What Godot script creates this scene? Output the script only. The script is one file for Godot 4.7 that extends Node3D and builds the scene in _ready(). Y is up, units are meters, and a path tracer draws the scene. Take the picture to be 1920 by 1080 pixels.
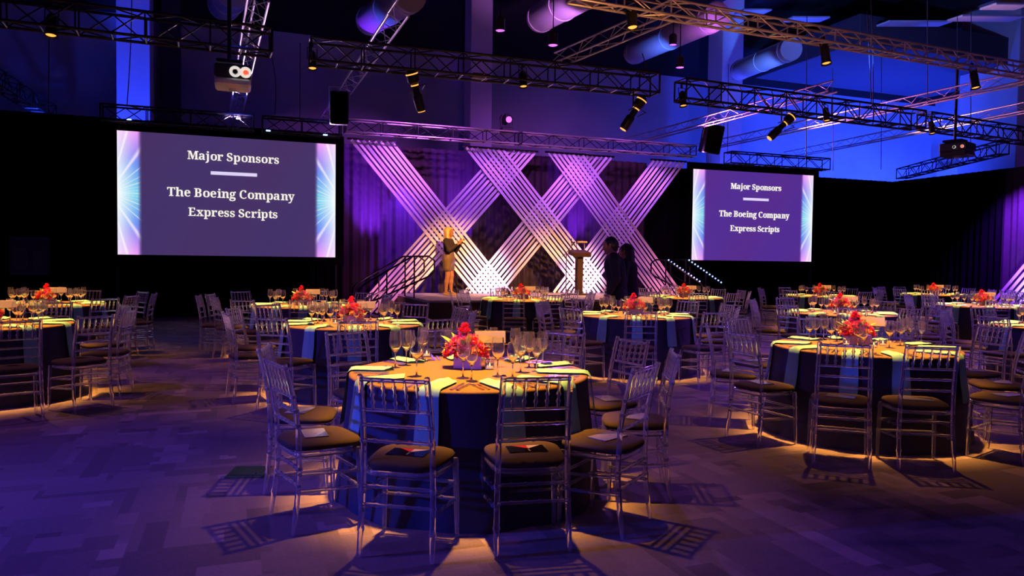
extends Node3D
# Ballroom set for a banquet: round tables, clear chairs, a small stage with crossed white strips, two projection screens.

const PH := 0.3545                      # the stage side of the room is turned by this angle
const CAM_F := 1389.8                   # focal length in pixels of the 1920x1080 frame
var cam_o := Vector3(0, 1.4735, 0)
var cam_b := Basis(Vector3(0.999922, 0.012471, -0.000454), Vector3(-0.012479, 0.999261, -0.036362), Vector3(0.0, 0.036365, 0.999339))
var rng := RandomNumberGenerator.new()
var M := {}
var used := {}

# ------------------------------------------------------------------ mesh builder
class MB:
	var v := PackedVector3Array()
	var n := PackedVector3Array()
	var uv := PackedVector2Array()
	var ix := PackedInt32Array()

	func vert(p: Vector3, nn: Vector3, u := Vector2.ZERO) -> int:
		v.append(p); n.append(nn); uv.append(u)
		return v.size() - 1

	func tri(a: int, b: int, c: int) -> void:      # counter-clockwise from outside
		ix.append(a); ix.append(c); ix.append(b)

	func quad(a: Vector3, b: Vector3, c: Vector3, d: Vector3) -> void:
		var nn := (b - a).cross(c - a).normalized()
		var i := vert(a, nn, Vector2(0, 1)); vert(b, nn, Vector2(1, 1)); vert(c, nn, Vector2(1, 0)); vert(d, nn, Vector2(0, 0))
		tri(i, i + 1, i + 2); tri(i, i + 2, i + 3)

	func face(a: Vector3, b: Vector3, c: Vector3) -> void:
		var nn := (b - a).cross(c - a).normalized()
		var i := vert(a, nn); vert(b, nn); vert(c, nn)
		tri(i, i + 1, i + 2)

	# profile of (radius, height) from the bottom centre round the outside
	func lathe(prof: Array, sides: int, xf := Transform3D(), crease := 45.0) -> void:
		var k := prof.size()
		var seg := []
		for i in k - 1:
			var d: Vector2 = prof[i + 1] - prof[i]
			seg.append(Vector2(d.y, -d.x).normalized())
		var cc := cos(deg_to_rad(crease))
		for i in k - 1:
			var n0: Vector2 = seg[i]
			var n1: Vector2 = seg[i]
			if i > 0 and seg[i].dot(seg[i - 1]) > cc: n0 = (seg[i] + seg[i - 1]).normalized()
			if i < k - 2 and seg[i].dot(seg[i + 1]) > cc: n1 = (seg[i] + seg[i + 1]).normalized()
			var b := v.size()
			for e in 2:
				var p: Vector2 = prof[i + e]
				var q := n0 if e == 0 else n1
				for j in sides + 1:
					var a := TAU * j / sides
					vert(xf * Vector3(p.x * cos(a), p.y, p.x * sin(a)), (xf.basis * Vector3(q.x * cos(a), q.y, q.x * sin(a))).normalized(), Vector2(float(j) / sides, float(i + e) / k))
			var s := sides + 1
			for j in sides:
				if prof[i].x < 1e-6:
					tri(b + j, b + s + j, b + s + j + 1)
				elif prof[i + 1].x < 1e-6:
					tri(b + j, b + s + j, b + j + 1)
				else:
					tri(b + j, b + s + j, b + s + j + 1); tri(b + j, b + s + j + 1, b + j + 1)

	func tube(pts: Array, rad, sides := 8, closed := false, flat := 1.0) -> void:
		var m := pts.size()
		var tans := []
		for i in m:
			var a: Vector3 = pts[(i - 1 + m) % m] if closed else pts[maxi(i - 1, 0)]
			var c: Vector3 = pts[(i + 1) % m] if closed else pts[mini(i + 1, m - 1)]
			tans.append((c - a).normalized())
		var u: Vector3 = tans[0].cross(Vector3.UP if absf(tans[0].y) < 0.9 else Vector3.RIGHT).normalized()
		var base := v.size()
		var rings := m + (1 if closed else 0)
		for r in rings:
			var i := r % m
			var t: Vector3 = tans[i]
			u = (u - t * u.dot(t)).normalized()
			var w := t.cross(u)
			var rr: float = rad[i] if rad is Array else rad
			for j in sides + 1:
				var a := TAU * j / sides
				var d := u * cos(a) + w * sin(a) * flat
				vert(pts[i] + d * rr, (u * cos(a) * flat + w * sin(a)).normalized(), Vector2(float(j) / sides, float(r)))
		var s := sides + 1
		for r in rings - 1:
			for j in sides:
				var a := base + r * s + j
				tri(a, a + 1, a + s + 1); tri(a, a + s + 1, a + s)
		if not closed:
			for e in [0, m - 1]:
				var t: Vector3 = tans[e] * (-1.0 if e == 0 else 1.0)
				var c := vert(pts[e], t)
				var b := v.size()
				for j in sides + 1: vert(v[base + e * s + j], t)
				for j in sides:
					if e == 0: tri(c, b + j + 1, b + j)
					else: tri(c, b + j, b + j + 1)

	func box(c: Vector3, sz: Vector3, bev := 0.0, xf := Transform3D()) -> void:
		var h := sz / 2
		bev = minf(bev, minf(h.x, minf(h.y, h.z)) * 0.9)
		for ax in 3:
			for sg in [-1.0, 1.0]:
				var a1 := (ax + 1) % 3
				var a2 := (ax + 2) % 3
				var p := []
				for q in [[-1, -1], [1, -1], [1, 1], [-1, 1]]:
					var o := Vector3.ZERO
					o[ax] = h[ax] * sg
					o[a1] = (h[a1] - bev) * q[0]
					o[a2] = (h[a2] - bev) * q[1]
					p.append(xf * (c + o))
				if sg > 0: quad(p[0], p[1], p[2], p[3])
				else: quad(p[3], p[2], p[1], p[0])
		if bev <= 0.0: return
		for ax in 3:                                 # the edges along axis ax
			var a1 := (ax + 1) % 3
			var a2 := (ax + 2) % 3
			for s1 in [-1.0, 1.0]:
				for s2 in [-1.0, 1.0]:
					var p := []
					for q in [[0, -1.0], [0, 1.0], [1, 1.0], [1, -1.0]]:
						var o := Vector3.ZERO
						o[ax] = (h[ax] - bev) * q[1]
						o[a1] = (h[a1] - (bev if q[0] == 1 else 0.0)) * s1
						o[a2] = (h[a2] - (0.0 if q[0] == 1 else bev)) * s2
						p.append(xf * (c + o))
					if s1 * s2 > 0: quad(p[3], p[2], p[1], p[0])
					else: quad(p[0], p[1], p[2], p[3])
		for sx in [-1.0, 1.0]:
			for sy in [-1.0, 1.0]:
				for szz in [-1.0, 1.0]:
					var sgn := Vector3(sx, sy, szz)
					var a := xf * (c + Vector3(h.x, h.y - bev, h.z - bev) * sgn)
					var b := xf * (c + Vector3(h.x - bev, h.y, h.z - bev) * sgn)
					var d := xf * (c + Vector3(h.x - bev, h.y - bev, h.z) * sgn)
					if sx * sy * szz > 0: face(a, b, d)
					else: face(a, d, b)

	# rows x cols of points; the face looks along (col step) x (row step)
	func sheet(p: Array, rows: int, cols: int, uvs := Vector2.ONE) -> void:
		var b := v.size()
		for i in rows:
			for j in cols:
				var dc: Vector3 = p[i * cols + mini(j + 1, cols - 1)] - p[i * cols + maxi(j - 1, 0)]
				var dr: Vector3 = p[mini(i + 1, rows - 1) * cols + j] - p[maxi(i - 1, 0) * cols + j]
				vert(p[i * cols + j], dc.cross(dr).normalized(), Vector2(uvs.x * j / (cols - 1), uvs.y * i / (rows - 1)))
		for i in rows - 1:
			for j in cols - 1:
				var a := b + i * cols + j
				tri(a, a + 1, a + cols + 1); tri(a, a + cols + 1, a + cols)

	# closed slab from an outline (counter-clockwise seen from +y side of xf), between y0 and y1
	func prism(outline: PackedVector2Array, y0: float, y1: float, xf := Transform3D()) -> void:
		var idx := Geometry2D.triangulate_polygon(outline)
		for k in range(0, idx.size(), 3):
			var a := outline[idx[k]]; var b := outline[idx[k + 1]]; var c := outline[idx[k + 2]]
			if (b - a).cross(c - a) > 0: var t := b; b = c; c = t   # x,z plane: make it ccw seen from above
			face(xf * Vector3(a.x, y1, a.y), xf * Vector3(b.x, y1, b.y), xf * Vector3(c.x, y1, c.y))
			face(xf * Vector3(a.x, y0, a.y), xf * Vector3(c.x, y0, c.y), xf * Vector3(b.x, y0, b.y))
		var area := 0.0
		for i in outline.size(): area += outline[i].cross(outline[(i + 1) % outline.size()])
		for i in outline.size():
			var a := outline[i]; var b := outline[(i + 1) % outline.size()]
			if area > 0: var t := a; a = b; b = t
			quad(xf * Vector3(a.x, y0, a.y), xf * Vector3(b.x, y0, b.y), xf * Vector3(b.x, y1, b.y), xf * Vector3(a.x, y1, a.y))

	func add(o: MB, xf := Transform3D()) -> void:
		var b := v.size()
		for i in o.v.size(): vert(xf * o.v[i], (xf.basis * o.n[i]).normalized(), o.uv[i])
		for i in o.ix: ix.append(b + i)

	func mesh() -> ArrayMesh:
		var a := []
		a.resize(Mesh.ARRAY_MAX)
		a[Mesh.ARRAY_VERTEX] = v; a[Mesh.ARRAY_NORMAL] = n; a[Mesh.ARRAY_TEX_UV] = uv; a[Mesh.ARRAY_INDEX] = ix
		var m := ArrayMesh.new()
		m.add_surface_from_arrays(Mesh.PRIMITIVE_TRIANGLES, a)
		return m

# ------------------------------------------------------------------ scene helpers
func numbered(called: String) -> String:
	if not used.has(called):
		used[called] = 0
		return called
	used[called] += 1
	return "%s_%03d" % [called, used[called]]

func tag(o: Node, label: String, category := "", group := "") -> Node:
	o.set_meta("label", label)
	if category: o.set_meta("category", category)
	if group: o.set_meta("group", group)
	return o

func thing(called: String, label: String, category: String, pos := Vector3.ZERO, ry := 0.0, group := "") -> Node3D:
	var o := Node3D.new()
	o.name = numbered(called)
	add_child(o)
	o.position = pos
	o.rotation.y = ry
	tag(o, label, category, group)
	return o

func part(called: String, mesh: Mesh, mat: Material, parent: Node, pos := Vector3.ZERO, basis := Basis()) -> MeshInstance3D:
	var o := MeshInstance3D.new()
	o.name = called if parent != self else numbered(called)
	o.mesh = mesh
	o.material_override = mat
	o.cast_shadow = GeometryInstance3D.SHADOW_CASTING_SETTING_ON
	o.transform = Transform3D(basis, pos)
	parent.add_child(o, true)
	return o

func pt(called: String, mb: MB, mat: Material, parent: Node, pos := Vector3.ZERO, basis := Basis()) -> MeshInstance3D:
	return part(called, mb.mesh(), mat, parent, pos, basis)

func struct(called: String, mb: MB, mat: Material, parent: Node = self) -> MeshInstance3D:
	var o := pt(called, mb, mat, parent)
	o.name = called
	if parent == self: o.set_meta("kind", "structure")
	return o

func dup(src: Node3D, label: String, pos: Vector3, ry := 0.0, group := "") -> Node3D:
	var c: Node3D = src.duplicate()
	c.name = numbered(String(src.name).rstrip("0123456789_"))
	add_child(c)
	c.position = pos
	c.rotation.y = ry
	c.set_meta("label", label)
	if group: c.set_meta("group", group)
	return c

func ray(x: float, y: float) -> Vector3:
	return cam_b * Vector3((x - 960.0) / CAM_F, (540.0 - y) / CAM_F, -1.0)

func at_h(x: float, y: float, h: float) -> Vector3:          # the point of that height seen at that pixel
	var d := ray(x, y)
	return cam_o + d * ((h - cam_o.y) / d.y)

func at(x: float, y: float, depth: float) -> Vector3:
	return cam_o + ray(x, y) * depth

func px(p: Vector3) -> Vector2:
	var q := cam_b.transposed() * (p - cam_o)
	return Vector2(960.0 + CAM_F * q.x / -q.z, 540.0 - CAM_F * q.y / -q.z)

func sp(s: float, h: float, d := 0.0) -> Vector3:            # along the stage front, up, towards the audience
	return Vector3(0, 0, -20) + Vector3(cos(PH), 0, -sin(PH)) * s + Vector3(sin(PH), 0, cos(PH)) * d + Vector3.UP * h

func mat(c: Color, rough := 0.6, metal := 0.0, emit := Color.BLACK, e := 0.0) -> StandardMaterial3D:
	var m := StandardMaterial3D.new()
	m.albedo_color = c.linear_to_srgb()
	m.roughness = rough
	m.metallic = metal
	if e > 0.0:
		m.emission_enabled = true
		m.emission = emit.linear_to_srgb()
		m.emission_energy_multiplier = e
	return m

func glass(c: Color, alpha := 0.02, rough := 0.0, scale := 0.05) -> StandardMaterial3D:
	var m := mat(c, rough)
	m.albedo_color.a = alpha
	m.refraction_enabled = true
	m.refraction_scale = scale
	return m

func noise_tex(freq: float, lo: Color, hi: Color, size := 512, oct := 4, normal := false, bump := 1.0) -> NoiseTexture2D:
	var f := FastNoiseLite.new()
	f.noise_type = FastNoiseLite.TYPE_SIMPLEX_SMOOTH
	f.frequency = freq
	f.fractal_octaves = oct
	var t := NoiseTexture2D.new()
	t.width = size; t.height = size; t.seamless = true; t.noise = f
	if normal:
		t.as_normal_map = true
		t.bump_strength = bump
	else:
		var g := Gradient.new()
		g.set_color(0, lo); g.set_color(1, hi)
		t.color_ramp = g
	return t

func spot(pos: Vector3, to: Vector3, c: Color, e: float, angle: float, blend := 1.0, size := 0.08) -> SpotLight3D:
	var l := SpotLight3D.new()
	l.name = numbered("spot_light")
	add_child(l)
	l.look_at_from_position(pos, to, Vector3.RIGHT if absf((to - pos).normalized().y) > 0.95 else Vector3.UP)
	l.light_color = c.linear_to_srgb()
	l.light_energy = e
	l.spot_angle = angle
	l.spot_angle_attenuation = blend
	l.spot_range = 60.0
	l.spot_attenuation = 2.0
	l.light_size = size
	l.shadow_enabled = true
	return l

func ordinal(k: int, total: int) -> String:
	if k == 0: return "leftmost"
	if k == total - 1: return "rightmost"
	var w := ["first", "second", "third", "fourth", "fifth", "sixth", "seventh", "eighth", "ninth", "tenth", "eleventh", "twelfth", "thirteenth", "fourteenth", "fifteenth", "sixteenth", "seventeenth", "eighteenth", "nineteenth", "twentieth", "twenty-first", "twenty-second", "twenty-third", "twenty-fourth", "twenty-fifth", "twenty-sixth", "twenty-seventh", "twenty-eighth", "twenty-ninth", "thirtieth"]
	return w[mini(k, w.size() - 1)] + "-from-left"

func rank_labels(list: Array, before: String, after: String) -> void:   # a label for each, by its order from left to right in the picture
	var l := list.duplicate()
	l.sort_custom(func(a, b): return px(a[1]).x < px(b[1]).x)
	for k in l.size():
		l[k][0].set_meta("label", (before % ordinal(k, l.size())) + " " + after)
		l[k].append(ordinal(k, l.size()))

# tables: name, x, z, phrase used in labels, [polar angle of a chair as seen from above (0 = towards the camera, + = left), distance]..., detail
var T := []
var AMBER := Color(1, 0.41, 0.07)
var VIOLET := Color(0.36, 0.1, 1.0)
var BLUE := Color(0.02, 0.055, 1.0)

func _ready() -> void:
	rng.seed = 7
	# camera
	var cam := Camera3D.new()
	cam.name = "camera"
	add_child(cam)
	cam.transform = Transform3D(cam_b, cam_o)
	cam.fov = rad_to_deg(2.0 * atan(540.0 / CAM_F))
	cam.near = 0.05
	cam.far = 200.0
	cam.current = true
	# surroundings: a closed hall, no daylight
	var we := WorldEnvironment.new()
	we.name = "surroundings"
	var env := Environment.new()
	env.background_mode = Environment.BG_COLOR
	env.background_color = Color.BLACK
	env.tonemap_mode = Environment.TONE_MAPPER_LINEAR
	env.tonemap_exposure = 1.0
	env.sdfgi_enabled = true
	env.ssao_enabled = true
	env.ssil_enabled = true
	we.environment = env
	add_child(we)
	set_tables()
	# the amber pin spot over each table
	for t in T:
		spot(Vector3(t.x - 0.08, 4.36, t.z), Vector3(t.x - 0.02, 0, t.z), AMBER, t.lamp, 16.4, 0.8, 0.12)
		spot(Vector3(t.x - 0.08, 4.36, t.z), Vector3(t.x - 0.02, 0, t.z), AMBER, t.lamp * 0.06, 29.0, 1.0, 0.05)
	# violet and blue wash lamps over the room
	spot(Vector3(-9.5, 5.0, -2.5), Vector3(-2.8, 0.0, -5.0), Color(0.5, 0.13, 1), 15.0, 40.0, 1.0, 0.15)
	spot(Vector3(-8.5, 5.0, 1.5), Vector3(-4.2, 0.0, -3.0), Color(0.26, 0.09, 1), 5.0, 30.0, 1.0, 0.15)
	spot(Vector3(-9.5, 1.7, -1.3), Vector3(0.5, 0.6, -5.4), Color(0.015, 0.045, 1), 105.0, 24.0, 1.0, 0.12)
	spot(Vector3(-9.5, 3.6, -9.5), Vector3(-2.6, 0.7, -9.6), Color(0.42, 0.11, 1), 16.0, 26.0, 1.0, 0.06)
	spot(Vector3(11.0, 4.2, -8.5), Vector3(4.2, 0.7, -9.4), Color(0.36, 0.08, 1), 16.0, 28.0, 1.0, 0.06)
	spot(sp(-2.5, 4.6, 0.9), Vector3(-1.0, 0, -9), VIOLET, 12.0, 18.0, 1.0, 0.12)
	spot(sp(1.0, 4.6, 0.9), Vector3(1.6, 0, -9), VIOLET, 12.0, 18.0, 1.0, 0.12)
	spot(sp(0.2, 4.6, 0.9), Vector3(0.85, 0.5, -4.7), VIOLET, 45.0, 5.0, 0.8, 0.08)
	spot(sp(4.4, 4.6, 0.9), Vector3(4.6, 0, -10.5), VIOLET, 20.0, 20.0, 1.0, 0.12)
	spot(Vector3(11.5, 4.8, -16), Vector3(6.5, 0.3, -12.5), Color(0.26, 0.06, 1), 75.0, 24.0, 1.0, 0.12)
	spot(Vector3(-4.0, 5.0, -11.0), Vector3(-5.2, 0, -12.5), BLUE, 3.0, 36.0, 1.0, 0.15)
	for a in [[-4.5, 2.5], [-1.5, 4.0], [2.5, 4.5]]:
		spot(Vector3(a[0], 5.2, a[1]), Vector3(a[0] * 0.4, 0.6, -5.0), Color(0.25, 0.08, 1), 1.5, 36.0, 1.0, 0.03)
	# uplights along the pale walls beside and behind the guests
	for d in [2.0, 9.0, 16.0, 23.0, 30.0]:
		spot(sp(-18.6, 0.5, d), sp(-20.5, 5.0, d), Color(0.16, 0.05, 1), 9.0, 70.0, 1.0, 0.2)
		spot(sp(19.4, 0.5, d), sp(21.2, 5.0, d), Color(0.28, 0.05, 1), 5.0, 70.0, 1.0, 0.2)
	for s in [-15.0, -7.0, 1.0, 9.0]:
		spot(sp(s, 0.5, 30.0), sp(s, 5.0, 32.0), Color(0.3, 0.06, 1), 4.0, 70.0, 1.0, 0.2)
	# stage: white-pink uplights at the feet of the strips, violet from the truss, a warm front light
	for s in [-0.65, 2.15]:
		spot(sp(s, 0.72, 1.0), sp(s - 0.08, 1.0, 0.05), Color(1, 0.5, 0.85), 8.0, 42.0, 1.0, 0.06)
	for s in [-3.7, 4.9]:
		spot(sp(s, 0.5, 1.45), sp(s, 1.2, 0.05), Color(1, 0.24, 0.48), 2.4, 52.0, 1.0, 0.06)
	for s in [-3.4, -0.9, 1.7, 4.2]:
		spot(sp(s, 4.55, 1.2), sp(s, 2.9, 0.0), Color(0.42, 0.09, 1), 4.6, 46.0, 1.0, 0.06)
	for a in [[-3.65, 200.0], [-1.1, 170.0], [2.35, 140.0], [-0.2, 8.0]]:
		spot(sp(a[0], 0.9, -0.30), sp(a[0] - 0.05, 3.3, -0.92), Color(0.2, 0.02, 1), a[1], 19.0, 1.0, 0.06)
	for a in [[-2.75, 110.0], [3.2, 26.0]]:
		spot(sp(a[0], 4.35, -0.3), sp(a[0], 2.6, -0.95), Color(0.16, 0.02, 1), a[1], 22.0, 1.0, 0.06)
	spot(sp(-2.4, 5.2, 9.0), sp(-1.6, 1.3, 0.4), Color(1, 0.42, 0.09), 220.0, 9.5, 1.0, 0.1)
	spot(sp(1.6, 5.2, 9.0), sp(1.3, 1.1, 0.4), Color(1, 0.42, 0.09), 190.0, 9.5, 1.0, 0.1)
	# side strips at the right
	spot(sp(13.2, 0.3, 4.2), sp(14.5, 1.0, 4.4), Color(0.7, 0.5, 1), 6.0, 44.0, 1.0, 0.06)
	spot(sp(13.5, 4.3, 3.9), sp(14.6, 2.4, 3.7), Color(0.2, 0.02, 1), 110.0, 44.0, 1.0, 0.06)
	# blue uplights between the drapes and the hall's walls
	for a in [[-19.0, 0.8, 0.0], [-13.0, 1.2, 0.0], [-7.0, 1.6, 0.05], [-1.5, 1.6, 0.1], [4.0, 3.4, 0.07], [8.6, 30.0, 0.03], [12.5, 110.0, 0.0], [16.0, 170.0, 0.0], [19.3, 130.0, 0.0]]:
		var c := BLUE
		c.r += a[2]
		spot(sp(a[0], 0.4, -1.8), sp(a[0], 7.6, -4.9), c, a[1], 58.0, 1.0, 0.2)
	var cl := at(255, 200, 20.0)
	spot(Vector3(cl.x - 0.3, 0.4, cl.z + 1.5), Vector3(cl.x, 9.0, cl.z), Color(0.025, 0.05, 1), 240.0, 13.0, 0.6, 0.1)
	cl = at(895, 200, 23.0)
	spot(Vector3(cl.x, 0.4, cl.z + 1.5), Vector3(cl.x, 7.0, cl.z), Color(0.3, 0.04, 1), 10.0, 14.0, 0.6, 0.1)
	cl = at(1356, 200, 25.8)
	spot(Vector3(cl.x - 0.4, 0.4, cl.z + 1.5), Vector3(cl.x, 8.5, cl.z), Color(0.04, 0.06, 1), 110.0, 13.0, 0.6, 0.1)
	# the pendant lamps and a pair of stage lamps that graze the trusses
	spot(at(938, 56, 15.5), sp(-2.6, 4.8, 0.35), Color(0.6, 0.12, 1), 80.0, 24.0, 1.0, 0.08)
	spot(at(1037, 84, 15.0), sp(0.8, 4.8, 0.35), Color(0.6, 0.12, 1), 60.0, 24.0, 1.0, 0.08)
	spot(at(1275, 128, 18.0), sp(3.6, 4.8, 0.35), Color(0.6, 0.12, 1), 26.0, 26.0, 1.0, 0.08)
	for a in [[78, 236, 74, 200, 17.2], [446, 232, 448, 208, 16.6], [600, 246, 606, 220, 16.9], [1425, 296, 1420, 278, 21.5]]:
		spot(at(a[0], a[1], a[4]), at(a[2], a[3], a[4] + 0.2), BLUE, 3.0, 50.0, 1.0, 0.05)
	spot(sp(0.6, 4.7, 2.6), sp(0.5, 0.6, 2.0), Color(1, 0.4, 0.32), 16.0, 52.0, 1.0, 0.08)
	spot(at(1300, 300, 21.0), at_h(1420, 200, 5.4), Color(0.85, 0.18, 1), 60.0, 42.0, 1.0, 0.08)
	spot(at(1425, 305, 21.0), at_h(1570, 214, 5.4), Color(1, 0.3, 0.65), 40.0, 36.0, 1.0, 0.08)
	spot(at(1640, 315, 21.0), at_h(1720, 232, 5.4), Color(1, 0.45, 0.4), 20.0, 36.0, 1.0, 0.08)
	spot(at(438, 240, 18.0), at_h(462, 90, 5.4), Color(0.8, 0.45, 0.9), 30.0, 24.0, 1.0, 0.08)
	spot(at(612, 248, 18.0), at_h(680, 110, 5.4), Color(0.7, 0.4, 0.9), 30.0, 24.0, 1.0, 0.08)
	spot(at_h(1540, 190, 3.4), at_h(1560, 90, 4.85), Color(1, 0.36, 0.09), 2.6, 60.0, 1.0, 0.08)
	spot(at_h(1250, 150, 3.6), at_h(1190, 30, 4.85), Color(1, 0.36, 0.09), 2.2, 60.0, 1.0, 0.08)
	# lamps on the ducts under the roof
	spot(at(700, 150, 17), at(745, 0, 20), Color(0.05, 0.1, 1), 16.0, 18.0, 1.0, 0.1)
	spot(at(1090, 120, 15), at(1045, 5, 18), Color(0.75, 0.22, 1), 40.0, 18.0, 1.0, 0.1)
	spot(at(1245, 160, 19), at(1240, 70, 22), Color(0.06, 0.16, 1), 40.0, 15.0, 1.0, 0.1)
	spot(at(1350, 120, 16), at(1325, 40, 19), Color(0.7, 0.15, 1), 24.0, 14.0, 1.0, 0.1)
	spot(at(1440, 190, 20), at(1435, 110, 23), Color(0.08, 0.2, 1), 46.0, 14.0, 1.0, 0.1)
	spot(at(1600, 130, 16), at(1650, 20, 20), Color(0.07, 0.16, 1), 50.0, 40.0, 1.0, 0.1)
	make_materials()
	build_shell()
	build_drapes()
	build_stage()
	build_screens()
	build_rig()
	build_tables()
	floor_plate()
	build_people()

func make_materials() -> void:
	M.carpet = mat(Color(0.30, 0.235, 0.225), 0.92)
	M.carpet.albedo_color = Color(0.9, 0.9, 0.9)
	M.carpet.albedo_texture = carpet_texture()
	M.carpet.uv1_scale = Vector3(8, 8, 1)
	M.carpet.heightmap_enabled = true
	M.carpet.heightmap_texture = noise_tex(0.12, Color.BLACK, Color.WHITE, 512, 3)
	M.carpet.heightmap_scale = 0.15
	M.wall = mat(Color(0.5, 0.5, 0.52), 0.9)
	M.wall.albedo_texture = noise_tex(0.006, Color(0.84, 0.84, 0.84), Color.WHITE)
	M.wall.uv1_triplanar = true
	M.wall.uv1_scale = Vector3.ONE * 0.12
	M.ceiling = mat(Color(0.012, 0.012, 0.014), 0.95)
	M.column = mat(Color(0.6, 0.6, 0.62), 0.85)
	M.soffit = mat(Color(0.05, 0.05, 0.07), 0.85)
	M.duct = mat(Color(0.4, 0.4, 0.42), 0.45, 0.25)
	M.velour = mat(Color(0.0035, 0.0035, 0.004), 1.0)
	M.velour.metallic_specular = 0.08
	M.drape = mat(Color(0.032, 0.017, 0.022), 0.8)
	M.drape.albedo_texture = noise_tex(0.02, Color(0.82, 0.82, 0.82), Color.WHITE)
	M.black_metal = mat(Color(0.014, 0.014, 0.016), 0.45, 0.3)
	M.black_plastic = mat(Color(0.02, 0.02, 0.022), 0.5)
	M.grey_plastic = mat(Color(0.45, 0.44, 0.42), 0.5)
	M.pale_plastic = mat(Color(0.8, 0.8, 0.76), 0.5)
	M.alu = mat(Color(0.62, 0.60, 0.58), 0.35, 0.75)
	M.steel = mat(Color(0.75, 0.73, 0.70), 0.16, 1.0)
	M.strip = mat(Color(0.86, 0.85, 0.86), 0.6)
	M.deck = mat(Color(0.5, 0.46, 0.46), 0.6)
	M.wood = mat(Color(0.035, 0.016, 0.012), 0.4)
	M.amber_lens = mat(Color(0.3, 0.2, 0.1), 0.3, 0.0, Color(1, 0.36, 0.06), 1.7)
	M.violet_lens = mat(Color(0.3, 0.2, 0.4), 0.3, 0.0, Color(0.6, 0.15, 1), 1.3)
	M.white_lens = mat(Color(0.4, 0.4, 0.4), 0.3, 0.0, Color(1, 0.93, 0.85), 0.7)
	M.red_lamp = mat(Color(0.4, 0.05, 0.02), 0.3, 0.0, Color(1, 0.08, 0.03), 1.5)
	M.blue_led = mat(Color(0.3, 0.3, 0.5), 0.3, 0.0, Color(0.25, 0.36, 1), 3.0)
	M.acrylic = glass(Color(0.97, 0.97, 1.0), 0.07, 0.02, 0.049)
	M.crystal = glass(Color(1, 1, 1), 0.012, 0.02, 0.05)
	M.cushion = mat(Color(0.045, 0.026, 0.011), 0.9)
	M.cushion.heightmap_enabled = true
	M.cushion.heightmap_texture = noise_tex(0.35, Color.BLACK, Color.WHITE, 256, 2)
	M.cushion.uv1_scale = Vector3(3, 3, 1)
	M.cushion.heightmap_scale = 0.06
	M.black_cloth = mat(Color(0.013, 0.014, 0.03), 0.7)
	M.black_cloth.rim_enabled = true
	M.black_cloth.rim = 0.15
	M.cloth = mat(Color(0.18, 0.095, 0.018), 0.75)
	M.cloth.albedo_texture = weave_texture()
	M.cloth.uv1_triplanar = true
	M.cloth.uv1_scale = Vector3.ONE * 1.2
	M.napkin = mat(Color(0.17, 0.43, 0.33), 0.8)
	M.napkin.rim_enabled = true
	M.napkin.rim = 0.3
	M.vase = glass(Color(0.75, 0.5, 0.85), 0.35, 0.12, 0.05)
	M.leaf = mat(Color(0.42, 0.52, 0.10), 0.55)
	M.leaf.cull_mode = BaseMaterial3D.CULL_DISABLED
	M.leaf_dark = mat(Color(0.12, 0.24, 0.06), 0.55)
	M.leaf_dark.cull_mode = BaseMaterial3D.CULL_DISABLED
	M.stem = mat(Color(0.14, 0.2, 0.05), 0.6)
	var k := 0
	for c in [Color(0.72, 0.02, 0.05), Color(0.85, 0.09, 0.22), Color(0.88, 0.2, 0.33), Color(0.9, 0.42, 0.1)]:
		M["bloom%d" % k] = mat(c, 0.65)
		M["bloom%d" % k].cull_mode = BaseMaterial3D.CULL_DISABLED
		k += 1
	M.paper = mat(Color(0.34, 0.31, 0.36), 0.7)
	M.candle_wax = mat(Color(0.85, 0.8, 0.7), 0.5, 0.0, Color(1, 0.5, 0.15), 0.6)
	M.flame = mat(Color(1, 0.8, 0.4), 0.5, 0.0, Color(1, 0.6, 0.2), 4.0)
	M.skin = mat(Color(0.32, 0.155, 0.09), 0.5)
	M.hair_blonde = mat(Color(0.75, 0.52, 0.18), 0.5)
	M.hair_dark = mat(Color(0.012, 0.009, 0.008), 0.5)
	M.suit = mat(Color(0.008, 0.008, 0.01), 0.85)
	M.jacket = mat(Color(0.022, 0.013, 0.014), 0.8)
	M.skirt = mat(Color(0.17, 0.11, 0.06), 0.4, 0.25)
	M.skirt.heightmap_enabled = true
	M.skirt.heightmap_texture = noise_tex(0.25, Color.BLACK, Color.WHITE, 256, 2)
	M.skirt.uv1_triplanar = true
	M.skirt.uv1_scale = Vector3.ONE * 6
	M.skirt.heightmap_scale = 0.4
	M.shoe = mat(Color(0.55, 0.36, 0.12), 0.35, 0.2)

func carpet_texture() -> ImageTexture:
	var n := 1024
	var im := Image.create_empty(n, n, false, Image.FORMAT_RGB8)
	var base := Color(0.40, 0.325, 0.31).linear_to_srgb()
	im.fill(Color(0.58, 0.52, 0.51))
	var r := RandomNumberGenerator.new()
	r.seed = 11
	for k in 620:                                   # woven blocks of slightly different tone
		var w := int([60, 120, 180, 30][r.randi() % 4])
		var h := int([22, 44, 44, 66][r.randi() % 4])
		if r.randf() < 0.35: var t := w; w = h; h = t
		var x := int(r.randi() % n / 15) * 15
		var y := int(r.randi() % n / 11) * 11
		var g := r.randf_range(0.46, 0.62)
		if r.randf() < 0.09: g = r.randf_range(0.64, 0.72)
		var c := Color(g * 1.05, g * 0.93, g * 0.91)
		for ox in [0, -n]:
			for oy in [0, -n]:
				im.fill_rect(Rect2i(x + ox, y + oy, w, h), c)
	var d := im.get_data()
	for i in range(0, d.size(), 3):                  # yarn
		var q := r.randi() % 17 - 8
		d[i] = clampi(d[i] + q, 0, 255); d[i + 1] = clampi(d[i + 1] + q, 0, 255); d[i + 2] = clampi(d[i + 2] + q, 0, 255)
	return ImageTexture.create_from_image(Image.create_from_data(n, n, false, Image.FORMAT_RGB8, d))

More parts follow.
